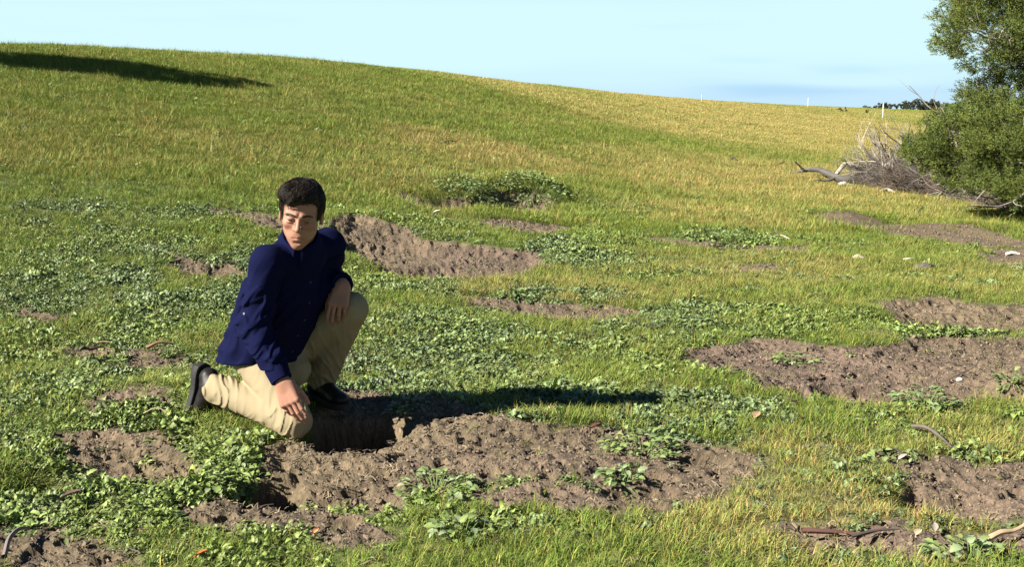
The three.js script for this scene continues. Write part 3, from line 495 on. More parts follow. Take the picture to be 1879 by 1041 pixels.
  const hairF = (x, y, z) => { const w = noise3(x * 22, y * 22, z * 22) * 0.6, st = noise3((x + 0.3 * z) * 95 + w, y * 40 + w, (z - 0.2 * x) * 60); let d = hairBase(x, y, z) + 0.0028 * st + 0.004 * noise3(x * 38, y * 38, z * 38); return smax(d, (hlx(x, z + 0.006 * noise3(x * 80, y * 30, 4)) - y) * 0.75, 0.008); };
  const hairG = surfaceNets(hairF, [-0.115, -0.1, -0.15], [0.115, 0.155, 0.13], 0.0032);
  const locks = []; { const r = rng(909), p = hairG.attributes.position, nn = hairG.attributes.normal; const gradB = (x, y, z) => { const e = 0.002; return V(hairBase(x + e, y, z) - hairBase(x - e, y, z), hairBase(x, y + e, z) - hairBase(x, y - e, z), hairBase(x, y, z + e) - hairBase(x, y, z - e)).normalize(); };
    for (let i = 0; i < 3200; i++) {
      const k = Math.floor(r() * p.count), q = V(p.getX(k), p.getY(k), p.getZ(k)); if (q.y < hl(q.z) + (q.z > 0.03 ? (q.x < 0 ? 0.012 : 0.02) : 0.006)) continue;
      const front = sstep(0.0, 0.07, q.z) * sstep(0.03, 0.07, q.y), dirOf = q => { const away = q.clone().sub(V(0.02, 0.135, -0.05)); const f = sstep(0.0, 0.07, q.z) * sstep(0.03, 0.08, q.y); return away.multiplyScalar(8).add(V(-1.0 * f + 0.25 * Math.sin(q.x * 60 + 1), 0.5 * f - 0.25, 0.5 * f)).normalize(); };
      const path = [q.clone()], L = 0.02 + 0.03 * r() + 0.012 * front, seg = 5; const jit = V(noise3(q.x * 30, q.y * 30, q.z * 30), noise3(q.x * 30 + 9, q.y * 30, q.z * 30), noise3(q.x * 30, q.y * 30 + 9, q.z * 30)).multiplyScalar(1.5).add(V(r() - 0.5, r() - 0.5, r() - 0.5).multiplyScalar(0.35)); let c = q.clone();
      for (let s = 0; s < seg; s++) { const n = gradB(c.x, c.y, c.z), d = dirOf(c).add(jit); d.addScaledVector(n, -d.dot(n)).normalize(); c = c.clone().addScaledVector(d, L / seg); const off = hairBase(c.x, c.y, c.z); c.addScaledVector(n, (-off + 0.003 + 0.006 * Math.sin(s / seg * 2.6) * r()) * 0.8); path.push(c.clone()); }
      const pos = [], idx = [], R = 0.0008 + 0.0012 * r() * r(), cv = path; for (let s = 0; s <= seg; s++) { const n = gradB(cv[s].x, cv[s].y, cv[s].z), t = (s < seg ? cv[s + 1].clone().sub(cv[s]) : cv[s].clone().sub(cv[s - 1])).normalize(), b = n.clone().cross(t).normalize(), rr = R * (1 - 0.85 * (s / seg) ** 2); for (const [u, v] of [[-1, 0], [0, 1], [1, 0], [0, -0.7]]) { const w = cv[s].clone().addScaledVector(b, u * rr * 1.5).addScaledVector(n, v * rr); pos.push(w.x, w.y, w.z); } }
      for (let s = 0; s < seg; s++) for (let u = 0; u < 4; u++) { const a = s * 4 + u, b = s * 4 + (u + 1) % 4; idx.push(a, b, a + 4, b, b + 4, a + 4); }
      const tn = 0.6 + 1.3 * r() * r(), lc = []; for (let u = 0; u < pos.length / 3; u++) lc.push(0.022 * tn, 0.0155 * tn, 0.0115 * tn); locks.push(geo(pos, idx, lc));
    } }
  const hairAll = mergeGeometries([paint(strip(hairG), () => [0.018, 0.013, 0.010]), ...locks]); hairAll.applyMatrix4(headM);
  mesh('hair', place(hairAll), new THREE.MeshPhysicalMaterial({ color: 0xffffff, vertexColors: true, roughness: 0.5, specularIntensity: 0.45 }), man).userData.label = 'short dark brown hair swept over the forehead';

  // --- cloth ---
  const navy = new THREE.MeshPhysicalMaterial({ color: new THREE.Color().setRGB(0.0052, 0.0068, 0.031), roughness: 0.9, specularIntensity: 0.08 });
  const khaki = new THREE.MeshPhysicalMaterial({ color: new THREE.Color().setRGB(0.275, 0.225, 0.14), roughness: 0.92, specularIntensity: 0.1 });
  const withUv = g => { const p = g.attributes.position, u = new Float32Array(p.count * 2); for (let i = 0; i < p.count; i++) { u[2 * i] = p.getX(i) * 1.3 + p.getZ(i) * 0.8; u[2 * i + 1] = p.getY(i) * 1.3 + p.getZ(i) * 0.5; } g.setAttribute('uv', new THREE.BufferAttribute(u, 2)); return g; };
  const ridge = (x, y, z) => { const n = noise3(x, y, z); return Math.exp(-n * n * 26); };
  // folds that run round a limb, strongest near a joint
  function ringFolds(a, b, strengths, freq, seed, tilt) {
    const ab = b.clone().sub(a), L = ab.length(); ab.normalize(); const s1 = V(0.3, 1, 0.2).cross(ab).normalize(), s2 = ab.clone().cross(s1);
    return (x, y, z) => { const px = x - a.x, py = y - a.y, pz = z - a.z, t = (px * ab.x + py * ab.y + pz * ab.z), u = px * s1.x + py * s1.y + pz * s1.z, v = px * s2.x + py * s2.y + pz * s2.z; if (t < -0.1 || t > L + 0.1 || u * u + v * v > 0.03) return 0; const w = curve(strengths, t / L); return w ? -w * ridge(t * freq + u * tilt + seed, u * 9 + seed, v * 9) : 0; };
  }
  // trousers
  const kneeDown = J.rk.clone();
  const hem = P(474, 662, 5.03), hemN = V(-0.02, 1, -0.1).normalize();
  const trParts = [cap(J.rh, J.rk, 0.098, 0.072), cap(kneeDown, J.ra, 0.067, 0.060), cap(J.lh, J.lk, 0.104, 0.070), cap(J.lk, J.la, 0.070, 0.066), cap(J.rh.clone().addScaledVector(up, 0.03), J.lh.clone().addScaledVector(up, 0.03), 0.115, 0.11), cap(pel.clone().addScaledVector(up, 0.1), pel, 0.13, 0.13, [fwd, 0.8]), cap(pel.clone().addScaledVector(fwd, 0.05), pel.clone().addScaledVector(fwd, 0.12).add(V(0, -0.03, 0)), 0.10, 0.075)];
  const trU = join(trParts, 0.016), raU = J.ra.clone().sub(J.rk).normalize(), laU = J.la.clone().sub(J.lk).normalize();
  const trFolds = [ringFolds(J.rk, J.ra, [[-0.1, 0.003], [0.15, 0.003], [0.35, 0.0], [0.6, 0.001], [0.78, 0.008], [1.1, 0.010]], 20, 3, 22), ringFolds(J.rh, J.rk, [[0, 0.005], [0.3, 0.001], [0.7, 0.0015], [1, 0.006]], 15, 17, 38), ringFolds(J.lh, J.lk, [[0, 0.006], [0.5, 0.002], [1, 0.001]], 18, 31, 24), ringFolds(J.lk, J.la, [[0, 0.001], [0.5, 0.003], [0.8, 0.006], [1.1, 0.009]], 16, 51, 20)];
  const trF = (x, y, z) => {
    let d = trU(x, y, z); { const t = (x - hem.x) * hemN.x + (y - hem.y) * hemN.y + (z - hem.z) * hemN.z; d += 0.05 * sstep(-0.012, 0.035, t) * sstep(0.27, 0.2, Math.hypot(x - hem.x, z - hem.z)) * sstep(0.09, 0.03, (x - hem.x) * fwd.x + (y - hem.y) * fwd.y + (z - hem.z) * fwd.z); } if (d > 0.05 || d < -0.05) return d; for (const f of trFolds) d += f(x, y, z); d += 0.0025 * noise3(x * 16, y * 16, z * 16);
    return d;
  };
  const cutEnd = (f, e, dir, off, hold) => (x, y, z) => { const t = (x - e.x) * dir.x + (y - e.y) * dir.y + (z - e.z) * dir.z, r = Math.hypot(x - e.x, y - e.y, z - e.z); const d = f(x, y, z); return r < hold ? smax(d, t - off, 0.006) : d; };
  const trG = surfaceNets(cutEnd(cutEnd(trF, J.ra, raU, 0.05, 0.16), J.la, laU, 0.015, 0.16), ...boundsOf([J.rh, J.rk, J.ra, J.lh, J.lk, J.la], 0.16), 0.006);
  const trousers = mesh('trousers', place(withUv(trG)), khaki, man); trousers.userData.label = 'khaki work trousers creased at the knees';
  // shirt
  const chest = pel.clone().lerp(shC, 0.62), cuffR = J.rw.clone().sub(J.re).normalize(), cuffL = J.lw.clone().sub(J.le).normalize();
  const shU = join([cap(hem.clone().addScaledVector(up, -0.06).add(V(-0.005, 0, 0)), chest, 0.185, 0.165, [fwd, 0.88]), cap(chest, shC.clone().addScaledVector(up, -0.03), 0.165, 0.125, [fwd, 0.82]), cap(P(440, 690, 5.04), P(468, 530, 4.86), 0.075, 0.06), cap(J.rs, J.ls, 0.062, 0.062), cap(neck0.clone().addScaledVector(up, 0.01), shC, 0.072, 0.09),
    cap(J.rs, J.re, 0.067, 0.058), cap(J.re, J.rw, 0.056, 0.043), cap(J.ls, J.le, 0.068, 0.056), cap(J.le, J.lw, 0.055, 0.043)], 0.03);
  const shFolds = [ringFolds(J.rs, J.re, [[0, 0.001], [0.4, 0.006], [1, 0.008]], 11, 5, 16), ringFolds(J.re, J.rw, [[0, 0.008], [0.4, 0.005], [0.8, 0.007], [1, 0.003]], 13, 23, 20), ringFolds(J.ls, J.le, [[0, 0.005], [1, 0.008]], 14, 41, 10), ringFolds(J.le, J.lw, [[0, 0.009], [1, 0.005]], 16, 61, 12)];
  const upx = up.x, upy = up.y, upz = up.z;
  const shF = (x, y, z) => {
    const cut = -((x - hem.x) * hemN.x + (y - hem.y) * hemN.y + (z - hem.z) * hemN.z); let d = shU(x, y, z); if (d > 0.05 || d < -0.05) return Math.max(d, cut); for (const f of shFolds) d += f(x, y, z);
    const t = (x - hem.x) * upx + (y - hem.y) * upy + (z - hem.z) * upz, a = (x - hem.x) * across.x + (y - hem.y) * across.y + (z - hem.z) * across.z, b = (x - hem.x) * fwd.x + (y - hem.y) * fwd.y + (z - hem.z) * fwd.z;
    d -= 0.011 * ridge(a * 10 + t * 4, t * 5 + 2, b * 10) * sstep(0.5, 0.1, t) + 0.004 * noise3(x * 16, y * 16, z * 16);
    d = smax(d, -((x - hem.x) * hemN.x + (y - hem.y) * hemN.y + (z - hem.z) * hemN.z) + 0.008 * noise3(a * 9, 4, b * 9), 0.008); return d;
  };
  const shG = surfaceNets(cutEnd(cutEnd(shF, J.rw, cuffR, 0.0, 0.12), J.lw, cuffL, 0.0, 0.12), ...boundsOf([hem, J.rs, J.ls, J.re, J.rw, J.le, J.lw, neck0, pel], 0.21), 0.006);
  const shirt = mesh('shirt', place(withUv(shG)), navy, man); shirt.userData.label = 'long sleeved navy blue work shirt with collar';
  // cuffs, a little proud of the sleeves
  function cuff(e, dir) {
    const q = new THREE.Quaternion().setFromUnitVectors(V(0, 1, 0), dir), pts = [[0.036, 0.004], [0.0455, 0.004], [0.0475, 0.0], [0.0482, -0.03], [0.049, -0.056], [0.046, -0.060], [0.040, -0.058]].map(p => new THREE.Vector2(...p)), g = new THREE.LatheGeometry(pts, 40); const p = g.attributes.position;
    for (let i = 0; i < p.count; i++) { const x = p.getX(i), y = p.getY(i), z = p.getZ(i), k = 1 + 0.07 * noise3(x * 30, y * 12, z * 30 + e.x * 9); p.setXYZ(i, x * k, y, z * k * 0.92); } g.computeVertexNormals(); g.applyQuaternion(q); g.translate(e.x, e.y, e.z); return g;
  }
  for (const [e, d] of [[J.rw, cuffR], [J.lw, cuffL]]) mesh('cuff', place(cuff(e, d)), navy, shirt);
  // collar: a band round the neck that folds down to two points
  {
    const nk = at(0, -0.05, -0.02).sub(neck0).normalize(), cen = neck0.clone().addScaledVector(nk, 0.045), fr = at(0, -0.11, 0.07).sub(cen); fr.addScaledVector(nk, -fr.dot(nk)).normalize(); const rt = nk.clone().cross(fr).normalize();
    const pos = [], idx = [], uv = [], N = 56, rows = 6;
    for (let i = 0; i <= N; i++) { const ph = lerp(0.16, Math.PI * 2 - 0.16, i / N), fr1 = Math.pow(Math.max(0, Math.cos(ph)), 3), dn = 0.036 + 0.038 * fr1; for (let k = 0; k <= rows; k++) { const prof = [[0.061, -0.012], [0.063, 0.022], [0.068, 0.030], [0.075, 0.024], [0.083, lerp(0.024, 0.024 - dn, 0.5)], [0.090, 0.024 - dn], [0.087, 0.022 - dn]][k], wob = 1 + 0.03 * noise3(ph * 2, k * 0.6, 2), R = prof[0] * wob + (k > 3 ? 0.012 * fr1 : 0), p = cen.clone().addScaledVector(fr, Math.cos(ph) * R * 1.06 + 0.006).addScaledVector(rt, Math.sin(ph) * R).addScaledVector(nk, prof[1] - 0.012 * Math.cos(ph)); pos.push(p.x, p.y, p.z); uv.push(i * 0.02, k * 0.02); } }
    for (let i = 0; i < N; i++) for (let k = 0; k < rows; k++) { const a = i * (rows + 1) + k, b = a + rows + 1; idx.push(a, b, a + 1, b, b + 1, a + 1); }
    mesh('collar', place(geo(pos, idx, null, uv)), Object.assign(navy.clone(), { side: THREE.DoubleSide }), shirt);
    // button strip down the chest
    const drop = t => neck0.clone().lerp(hem, t);
    const surf = t => { let p = drop(t), s = 0.2; for (let k = 0; k < 60; k++) { const d = shF(p.x + fwd.x * s, p.y + fwd.y * s, p.z + fwd.z * s); s -= d * 0.7; } return p.addScaledVector(fwd, s); };
    for (const t of [0.16, 0.30, 0.44, 0.58, 0.72]) { const b = new THREE.CylinderGeometry(0.0055, 0.006, 0.0028, 14); b.applyQuaternion(new THREE.Quaternion().setFromUnitVectors(V(0, 1, 0), fwd)); const q = surf(t); b.translate(q.x, q.y, q.z); mesh('button', place(b), std([0.02, 0.025, 0.06], 0.4), shirt); }
    // sleeve tab with its pale stud
    const m = J.rs.clone().lerp(J.re, 0.80), out = V(-0.62, 0.1, 0.8); let s = 0.12; for (let k = 0; k < 60; k++) s -= 0.7 * shF(m.x + out.x * s, m.y + out.y * s, m.z + out.z * s); const q = m.clone().addScaledVector(out, s + 0.001), st = new THREE.CylinderGeometry(0.0045, 0.0055, 0.003, 14); st.applyQuaternion(new THREE.Quaternion().setFromUnitVectors(V(0, 1, 0), out.clone().normalize())); st.translate(q.x, q.y, q.z); mesh('sleeve_stud', place(st), std([0.35, 0.33, 0.36], 0.35, { metalness: 0.5 }), shirt);
  }
  // boots
  const leather = new THREE.MeshPhysicalMaterial({ color: new THREE.Color().setRGB(0.012, 0.0105, 0.0095), roughness: 0.5, specularIntensity: 0.5 }), rubber = std([0.012, 0.012, 0.012], 0.75);
  function boot(ankle, toe, upDir, label) {
    const u = upDir.clone().normalize(), t = toe.clone().addScaledVector(u, -toe.dot(u)).normalize(), s = u.clone().cross(t), M = new THREE.Matrix4().makeBasis(s, u, t).setPosition(ankle);
    const f = join([cap(V(0, 0.07, 0), V(0, -0.02, -0.005), 0.047, 0.046), ell([0, -0.052, -0.032], [0.040, 0.044, 0.044]), cap(V(0, -0.035, 0.01), V(0, -0.066, 0.12), 0.046, 0.038, [V(0, 1, 0), 0.92]), ell([0, -0.070, 0.155], [0.046, 0.030, 0.052])], 0.02);
    const ff = (x, y, z) => smax(f(x, y, z) + 0.0018 * noise3(x * 40, y * 40, z * 40), -(y + 0.094), 0.004);
    const g = surfaceNets(ff, [-0.08, -0.12, -0.1], [0.08, 0.135, 0.23], 0.005).applyMatrix4(M);
    const b = mesh('boot', place(g), leather, man); b.userData.label = label;
    const sh = new THREE.Shape(); const out = [[0, -0.082], [0.034, -0.068], [0.041, -0.03], [0.036, 0.03], [0.044, 0.09], [0.050, 0.14], [0.042, 0.19], [0.015, 0.214], [-0.015, 0.212], [-0.042, 0.185], [-0.049, 0.14], [-0.042, 0.09], [-0.035, 0.03], [-0.041, -0.03], [-0.034, -0.068]].map(p => new THREE.Vector2(...p)); sh.setFromPoints(new THREE.SplineCurve([...out, out[0]]).getPoints(48));
    const sg = new THREE.ExtrudeGeometry(sh, { depth: 0.02, bevelEnabled: true, bevelSize: 0.004, bevelThickness: 0.004, bevelSegments: 2 }); sg.rotateX(Math.PI / 2).scale(1, 1, 1).translate(0, -0.088, 0); sg.applyMatrix4(M); mesh('sole', place(sg), rubber, b);
    const heel = new THREE.BoxGeometry(0.072, 0.014, 0.06).translate(0, -0.117, -0.042).applyMatrix4(M); mesh('heel', place(heel), rubber, b);
    const band = new THREE.TorusGeometry(0.046, 0.006, 8, 36).rotateX(Math.PI / 2).translate(0, 0.055, 0).applyMatrix4(M); mesh('ankle_padding', place(band), leather, b);
  }
  boot(J.ra.clone().addScaledVector(raU, 0.012), V(0.25, -1, 0.25), raU.clone().negate(), 'black leather boot with its sole turned up behind');
  boot(J.la.clone().addScaledVector(laU, 0.0).add(V(0, 0.01, 0)), V(0.65, 0, 0.75), V(0.05, 1, 0), 'black leather boot planted flat on the ground');
}
// ---------- trees and dead timber ----------
function tube(path, radii, sides = 6, wob = 0.12, seed = 1) {
  const c = new THREE.CatmullRomCurve3(path), n = Math.max(4, (path.length - 1) * 4), pos = [], idx = [], uv = []; let nrm = V(0.31, 0.2, 0.93);
  for (let i = 0; i <= n; i++) {
    const f = i / n, p = c.getPoint(f), t = c.getTangent(f); nrm.addScaledVector(t, -nrm.dot(t)).normalize(); const b = t.clone().cross(nrm); const k = f * (radii.length - 1), a = Math.min(radii.length - 2, Math.floor(k)), r = lerp(radii[a], radii[a + 1], k - a);
    for (let s = 0; s <= sides; s++) { const an = s / sides * Math.PI * 2, rr = r * (1 + wob * 1.6 * noise3(Math.cos(an) * 1.3 + seed, f * n * 0.5, Math.sin(an) * 1.3)), q = p.clone().addScaledVector(nrm, Math.cos(an) * rr).addScaledVector(b, Math.sin(an) * rr); pos.push(q.x, q.y, q.z); uv.push(s / sides, f * path.length); }
  }
  for (let i = 0; i < n; i++) for (let s = 0; s < sides; s++) { const a = i * (sides + 1) + s, b = a + sides + 1; idx.push(a, a + 1, b, a + 1, b + 1, b); }
  return geo(pos, idx, null, uv);
}
const tint = (g, c) => paint(g, (x, y, z) => { const n = 1 + 0.35 * noise3(x * 9, y * 9, z * 9) + 0.25 * noise3(x * 40, y * 40, z * 40); return [c[0] * n, c[1] * n, c[2] * n]; });
const barkMat = std([1, 1, 1], 0.92, { vertexColors: true });
// a crooked dead limb with forks; returns geometries
function crooked(r, start, dir, len, rad, depth, out, lift = 0) {
  const n = 5, path = [start.clone()], d = dir.clone().normalize(), q = start.clone(), rs = [rad];
  for (let i = 1; i <= n; i++) { d.add(V(r() - 0.5, (r() - 0.5) + lift, r() - 0.5).multiplyScalar(depth > 1 ? 1.0 : 0.75)).normalize(); q.addScaledVector(d, len / n); path.push(q.clone()); rs.push(rad * (1 - 0.78 * i / n)); }
  out.push(tube(path, rs, rad > 0.012 ? 6 : 4, 0.15, r() * 50));
  if (depth > 0) { const k = 2 + Math.floor(r() * 3); for (let i = 0; i < k; i++) { const j = 1 + Math.floor(r() * (n - 1)), dd = path[j].clone().sub(path[j - 1]).normalize().add(V(r() - 0.5, r() - 0.35, r() - 0.5).multiplyScalar(1.7)).normalize(); crooked(r, path[j], dd, len * (0.35 + 0.35 * r()), rs[j] * 0.62, depth - 1, out, lift); } }
  return out;
}
// leafy spray: a thin twig with many narrow leaves
function spray(seed, L, leaves, ll, lw) {
  const r = rng(seed), pos = [], col = [], idx = [];
  const leafAt = (o, d, l, w, c) => { const s = d.clone().cross(V(r() - 0.5, r() - 0.5, r() - 0.5)).normalize(), b = pos.length / 3, m = o.clone().addScaledVector(d, l * 0.5), t = o.clone().addScaledVector(d, l), up = s.clone().cross(d).multiplyScalar(l * 0.08); for (const p of [o, m.clone().addScaledVector(s, w).add(up), m.clone().addScaledVector(s, -w).add(up), t]) pos.push(p.x, p.y, p.z); for (let k = 0; k < 4; k++) col.push(...c); idx.push(b, b + 1, b + 2, b + 1, b + 3, b + 2); };
  for (let tw = 0; tw < 5; tw++) {
    const dir = V((r() - 0.5) * 1.3, 1, (r() - 0.5) * 1.3).normalize(), st = V(0, L * 0.25 * r(), 0);
    for (let i = 0; i < leaves / 5; i++) { const f = (0.15 + 0.85 * Math.sqrt(r())), o = st.clone().addScaledVector(dir, L * 0.8 * f), a = r() * 6.283, d = dir.clone().multiplyScalar(0.75).add(V(Math.cos(a), 0.1, Math.sin(a)).multiplyScalar(0.8)).normalize(), t = 0.75 + 0.5 * r(); leafAt(o, d, ll * (0.7 + 0.6 * r()), lw * (0.8 + 0.4 * r()), r() < 0.02 ? [1.9 * t, 1.2 * t, 1.0 * t] : [t, t, t]); }
  }
  return geo(pos, idx, col);
}
const crownMat = new THREE.MeshPhysicalMaterial({ color: 0xffffff, roughness: 0.7, vertexColors: true, side: THREE.DoubleSide, transmission: 0.15, thickness: 0, specularIntensity: 0.4 });
// lobes: [centre, radius x, y, z]; the crown is sprays spread through the outer part of each lobe
function crown(parent, lobes, sprays, perM2, size, color, seed, offset) {
  const r = rng(seed), per = sprays.map(() => []);
  for (const [c, rx, ry, rz] of lobes) {
    const area = 4 * Math.PI * Math.pow((Math.pow(rx * ry, 1.6) + Math.pow(rx * rz, 1.6) + Math.pow(ry * rz, 1.6)) / 3, 1 / 1.6), n = Math.round(area * perM2);
    for (let i = 0; i < n; i++) {
      const u = r() * 2 - 1, a = r() * 6.283, s = Math.sqrt(1 - u * u), dir = V(s * Math.cos(a), u, s * Math.sin(a)), k = 0.55 + 0.5 * Math.sqrt(r()) + 0.22 * noise3(dir.x * 2.6 + c.x, dir.y * 2.6 + c.y, dir.z * 2.6 + c.z), p = V(dir.x * rx * k, dir.y * ry * k, dir.z * rz * k).add(c);
      if (noise3(p.x * 3.4 / size, p.y * 3.4 / size, p.z * 3.4 / size) + 0.5 * noise3(p.x * 1.3 / size, p.y * 1.3 / size, p.z * 1.3 / size) < 0.0) continue;
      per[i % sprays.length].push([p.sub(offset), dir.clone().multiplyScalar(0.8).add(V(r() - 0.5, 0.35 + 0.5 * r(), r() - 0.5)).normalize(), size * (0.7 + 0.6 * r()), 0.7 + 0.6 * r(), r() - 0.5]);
    }
  }
  per.forEach((list, gi) => {
    const im = new THREE.InstancedMesh(sprays[gi], crownMat, list.length); im.name = 'crown'; im.userData.kind = 'stuff'; im.castShadow = im.receiveShadow = true;
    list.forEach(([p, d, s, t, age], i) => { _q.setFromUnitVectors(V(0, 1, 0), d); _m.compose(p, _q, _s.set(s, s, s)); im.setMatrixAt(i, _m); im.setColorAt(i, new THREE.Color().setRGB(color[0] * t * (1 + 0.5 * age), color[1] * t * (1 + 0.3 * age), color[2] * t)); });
    parent.add(im);
  });
}
{
  const sprays = [0, 1, 2, 3].map(i => spray(500 + i, 0.13, 70, 0.024, 0.0034));
  // the bushy tree at the edge of the paddock
  const foot = groundAt(2030, 408), D = -foot.z, S = D / F;
  const t = thing('bushy_tree', 'dense green bushy tree with low branches overhanging dead timber', 'tree', [foot.x, ground(foot.x, foot.z), foot.z]);
  const L = (px, py, dd, w, h) => [P(px, py, D + dd), w * S, h * S, Math.max(w, h) * S];
  const lobes = [L(1815, 55, 0, 88, 66), L(1900, 30, 0.5, 140, 110), L(1960, -120, 0.8, 240, 190), L(1850, 95, 0.4, 50, 40), L(2080, 60, 0, 200, 170), L(1850, 200, 0.2, 85, 62), L(1900, 250, -0.5, 110, 80), L(1800, 225, 0.8, 55, 45), L(1760, 275, 0.1, 92, 52), L(1720, 290, 0.3, 55, 34), L(1850, 300, -0.7, 80, 50), L(1900, 330, -1.1, 75, 40), L(1790, 315, -0.2, 85, 32), L(2080, 270, -0.4, 170, 130), L(2000, 150, 1.2, 150, 120), L(1740, 235, 0.6, 30, 24)];
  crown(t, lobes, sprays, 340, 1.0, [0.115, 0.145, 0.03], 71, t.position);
  const trunk = [], r = rng(88), o = V(0, -0.15, 0), rel = p => p.clone().sub(t.position);
  trunk.push(tint(tube([o, V(-0.1, 0.7, 0.1), V(0.05, 1.6, 0), V(0.1, 3, 0.1), V(0, 4.2, 0)], [0.24, 0.19, 0.16, 0.1, 0.04], 9), [0.16, 0.13, 0.11]));
  mesh('trunk', trunk[0], barkMat, t);
  lobes.forEach(([c], i) => { const e = rel(c), h = clamp(e.y * 0.55, 0.25, 3), s = V(0, h, 0), m = s.clone().lerp(e, 0.5).add(V(r() - 0.5, 0.1 + 0.2 * r(), r() - 0.5).multiplyScalar(0.4)); const gs = [tube([s, m, e], [0.07, 0.05, 0.02], 6)]; for (let k = 0; k < 7; k++) crooked(r, s.clone().lerp(e, 0.45 + 0.5 * r()).add(V(0, 0, 0)), e.clone().sub(s).normalize().add(V(r() - 0.5, r() - 0.5, r() - 0.5).multiplyScalar(1.3)), 0.5 + 0.4 * r(), 0.016, 1, gs); mesh('limb', tint(mergeGeometries(gs), [0.25, 0.22, 0.19]), barkMat, t); });

  // dead timber below it
  const GREY = [0.17, 0.15, 0.13], DARK = [0.05, 0.043, 0.038], PALE = [0.36, 0.31, 0.25], BROWN = [0.22, 0.16, 0.115];
  const G = (px, py) => { const g = groundAt(px, py); g.y = ground(g.x, g.z); return g; };
  const log = (name, label, pts, radii, c, category = 'branch') => { // pts: [px, py, height above the ground it lies on]
    const w = pts.map(([x, y, h]) => { const g = G(x, y); return V(g.x, g.y + h, g.z); }), b = w[0].clone(), o = thing(name, label, category, [b.x, b.y, b.z]); mesh('limb', tint(tube(w.map(p => p.clone().sub(b)), radii, 8, 0.18, w[0].x), c), barkMat, o); return o;
  };
  const snake = log('fallen_log', 'long dark snaking log lying out from the dead timber heap', [[1452, 322, 0.05], [1490, 326, 0.16], [1520, 334, 0.14], [1548, 340, 0.1], [1585, 341, 0.1], [1620, 345, 0.14], [1660, 340, 0.3]], [0.02, 0.045, 0.06, 0.07, 0.075, 0.07, 0.06], [0.10, 0.09, 0.08], 'log');
  { const b = snake.position, gs = [], r2 = rng(19); for (const [px, py, h, dx, dy] of [[1480, 326, 0.12, -0.4, 0.2], [1585, 341, 0.15, 0.3, 0.9], [1530, 338, 0.1, -0.8, 0.0]]) { const g = G(px, py); crooked(r2, V(g.x, g.y + h, g.z).sub(b), V(dx, dy, 0.2), 0.35, 0.03, 1, gs, 0.0); } for (const g1 of gs) mesh('side_branch', tint(g1, DARK), barkMat, snake); }
  log('bent_branch', 'pale bent branch arching up over the snaking log', [[1526, 334, 0.05], [1538, 334, 0.2], [1550, 334, 0.33], [1562, 335, 0.31], [1572, 336, 0.14]], [0.03, 0.038, 0.042, 0.042, 0.035], PALE);
  log('pale_branch', 'short pale curved stick on the grass before the timber heap', [[1612, 357, 0.03], [1626, 355, 0.06], [1642, 357, 0.03]], [0.02, 0.03, 0.02], PALE);
  log('dark_twig', 'small dark stick poking up from the grass beyond the snaking log', [[1424, 306, 0.02], [1432, 304, 0.05], [1440, 303, 0.08]], [0.02, 0.018, 0.008], DARK);
  log('dark_stick', 'thin dark stick alone on open pasture', [[1340, 297, 0.03], [1346, 296, 0.07], [1352, 299, 0.02]], [0.03, 0.03, 0.012], DARK);
  log('dead_pole', 'straight grey dead branch along the front foot of the tree', [[1770, 330, 0.5], [1820, 365, 0.28], [1878, 398, 0.08]], [0.035, 0.04, 0.045], GREY);
  let n = 0; const r3 = rng(321);
  const heapBranch = (px, py, h0, dir, len, rad, c, depth, lift) => { const g = G(px, py), o = thing('dead_branch', `${c === DARK ? 'dark crooked' : c === PALE ? 'bleached forked' : 'grey forked'} dead branch ${depth > 1 ? 'standing up out of the timber heap' : 'lying in the timber heap'} ${px < 1650 ? 'beside the snaking log' : px < 1750 ? 'behind the low foliage edge' : 'under the bushy tree'}`, 'branch', [g.x, g.y, g.z], 'dead branches of the timber heap'); const gs = crooked(r3, V(0, h0, 0), dir, len, rad, depth, [], lift); mesh('limb', tint(gs[0], c), barkMat, o); for (const g1 of gs.slice(1)) mesh('fork', tint(g1, c), barkMat, o); n++; };
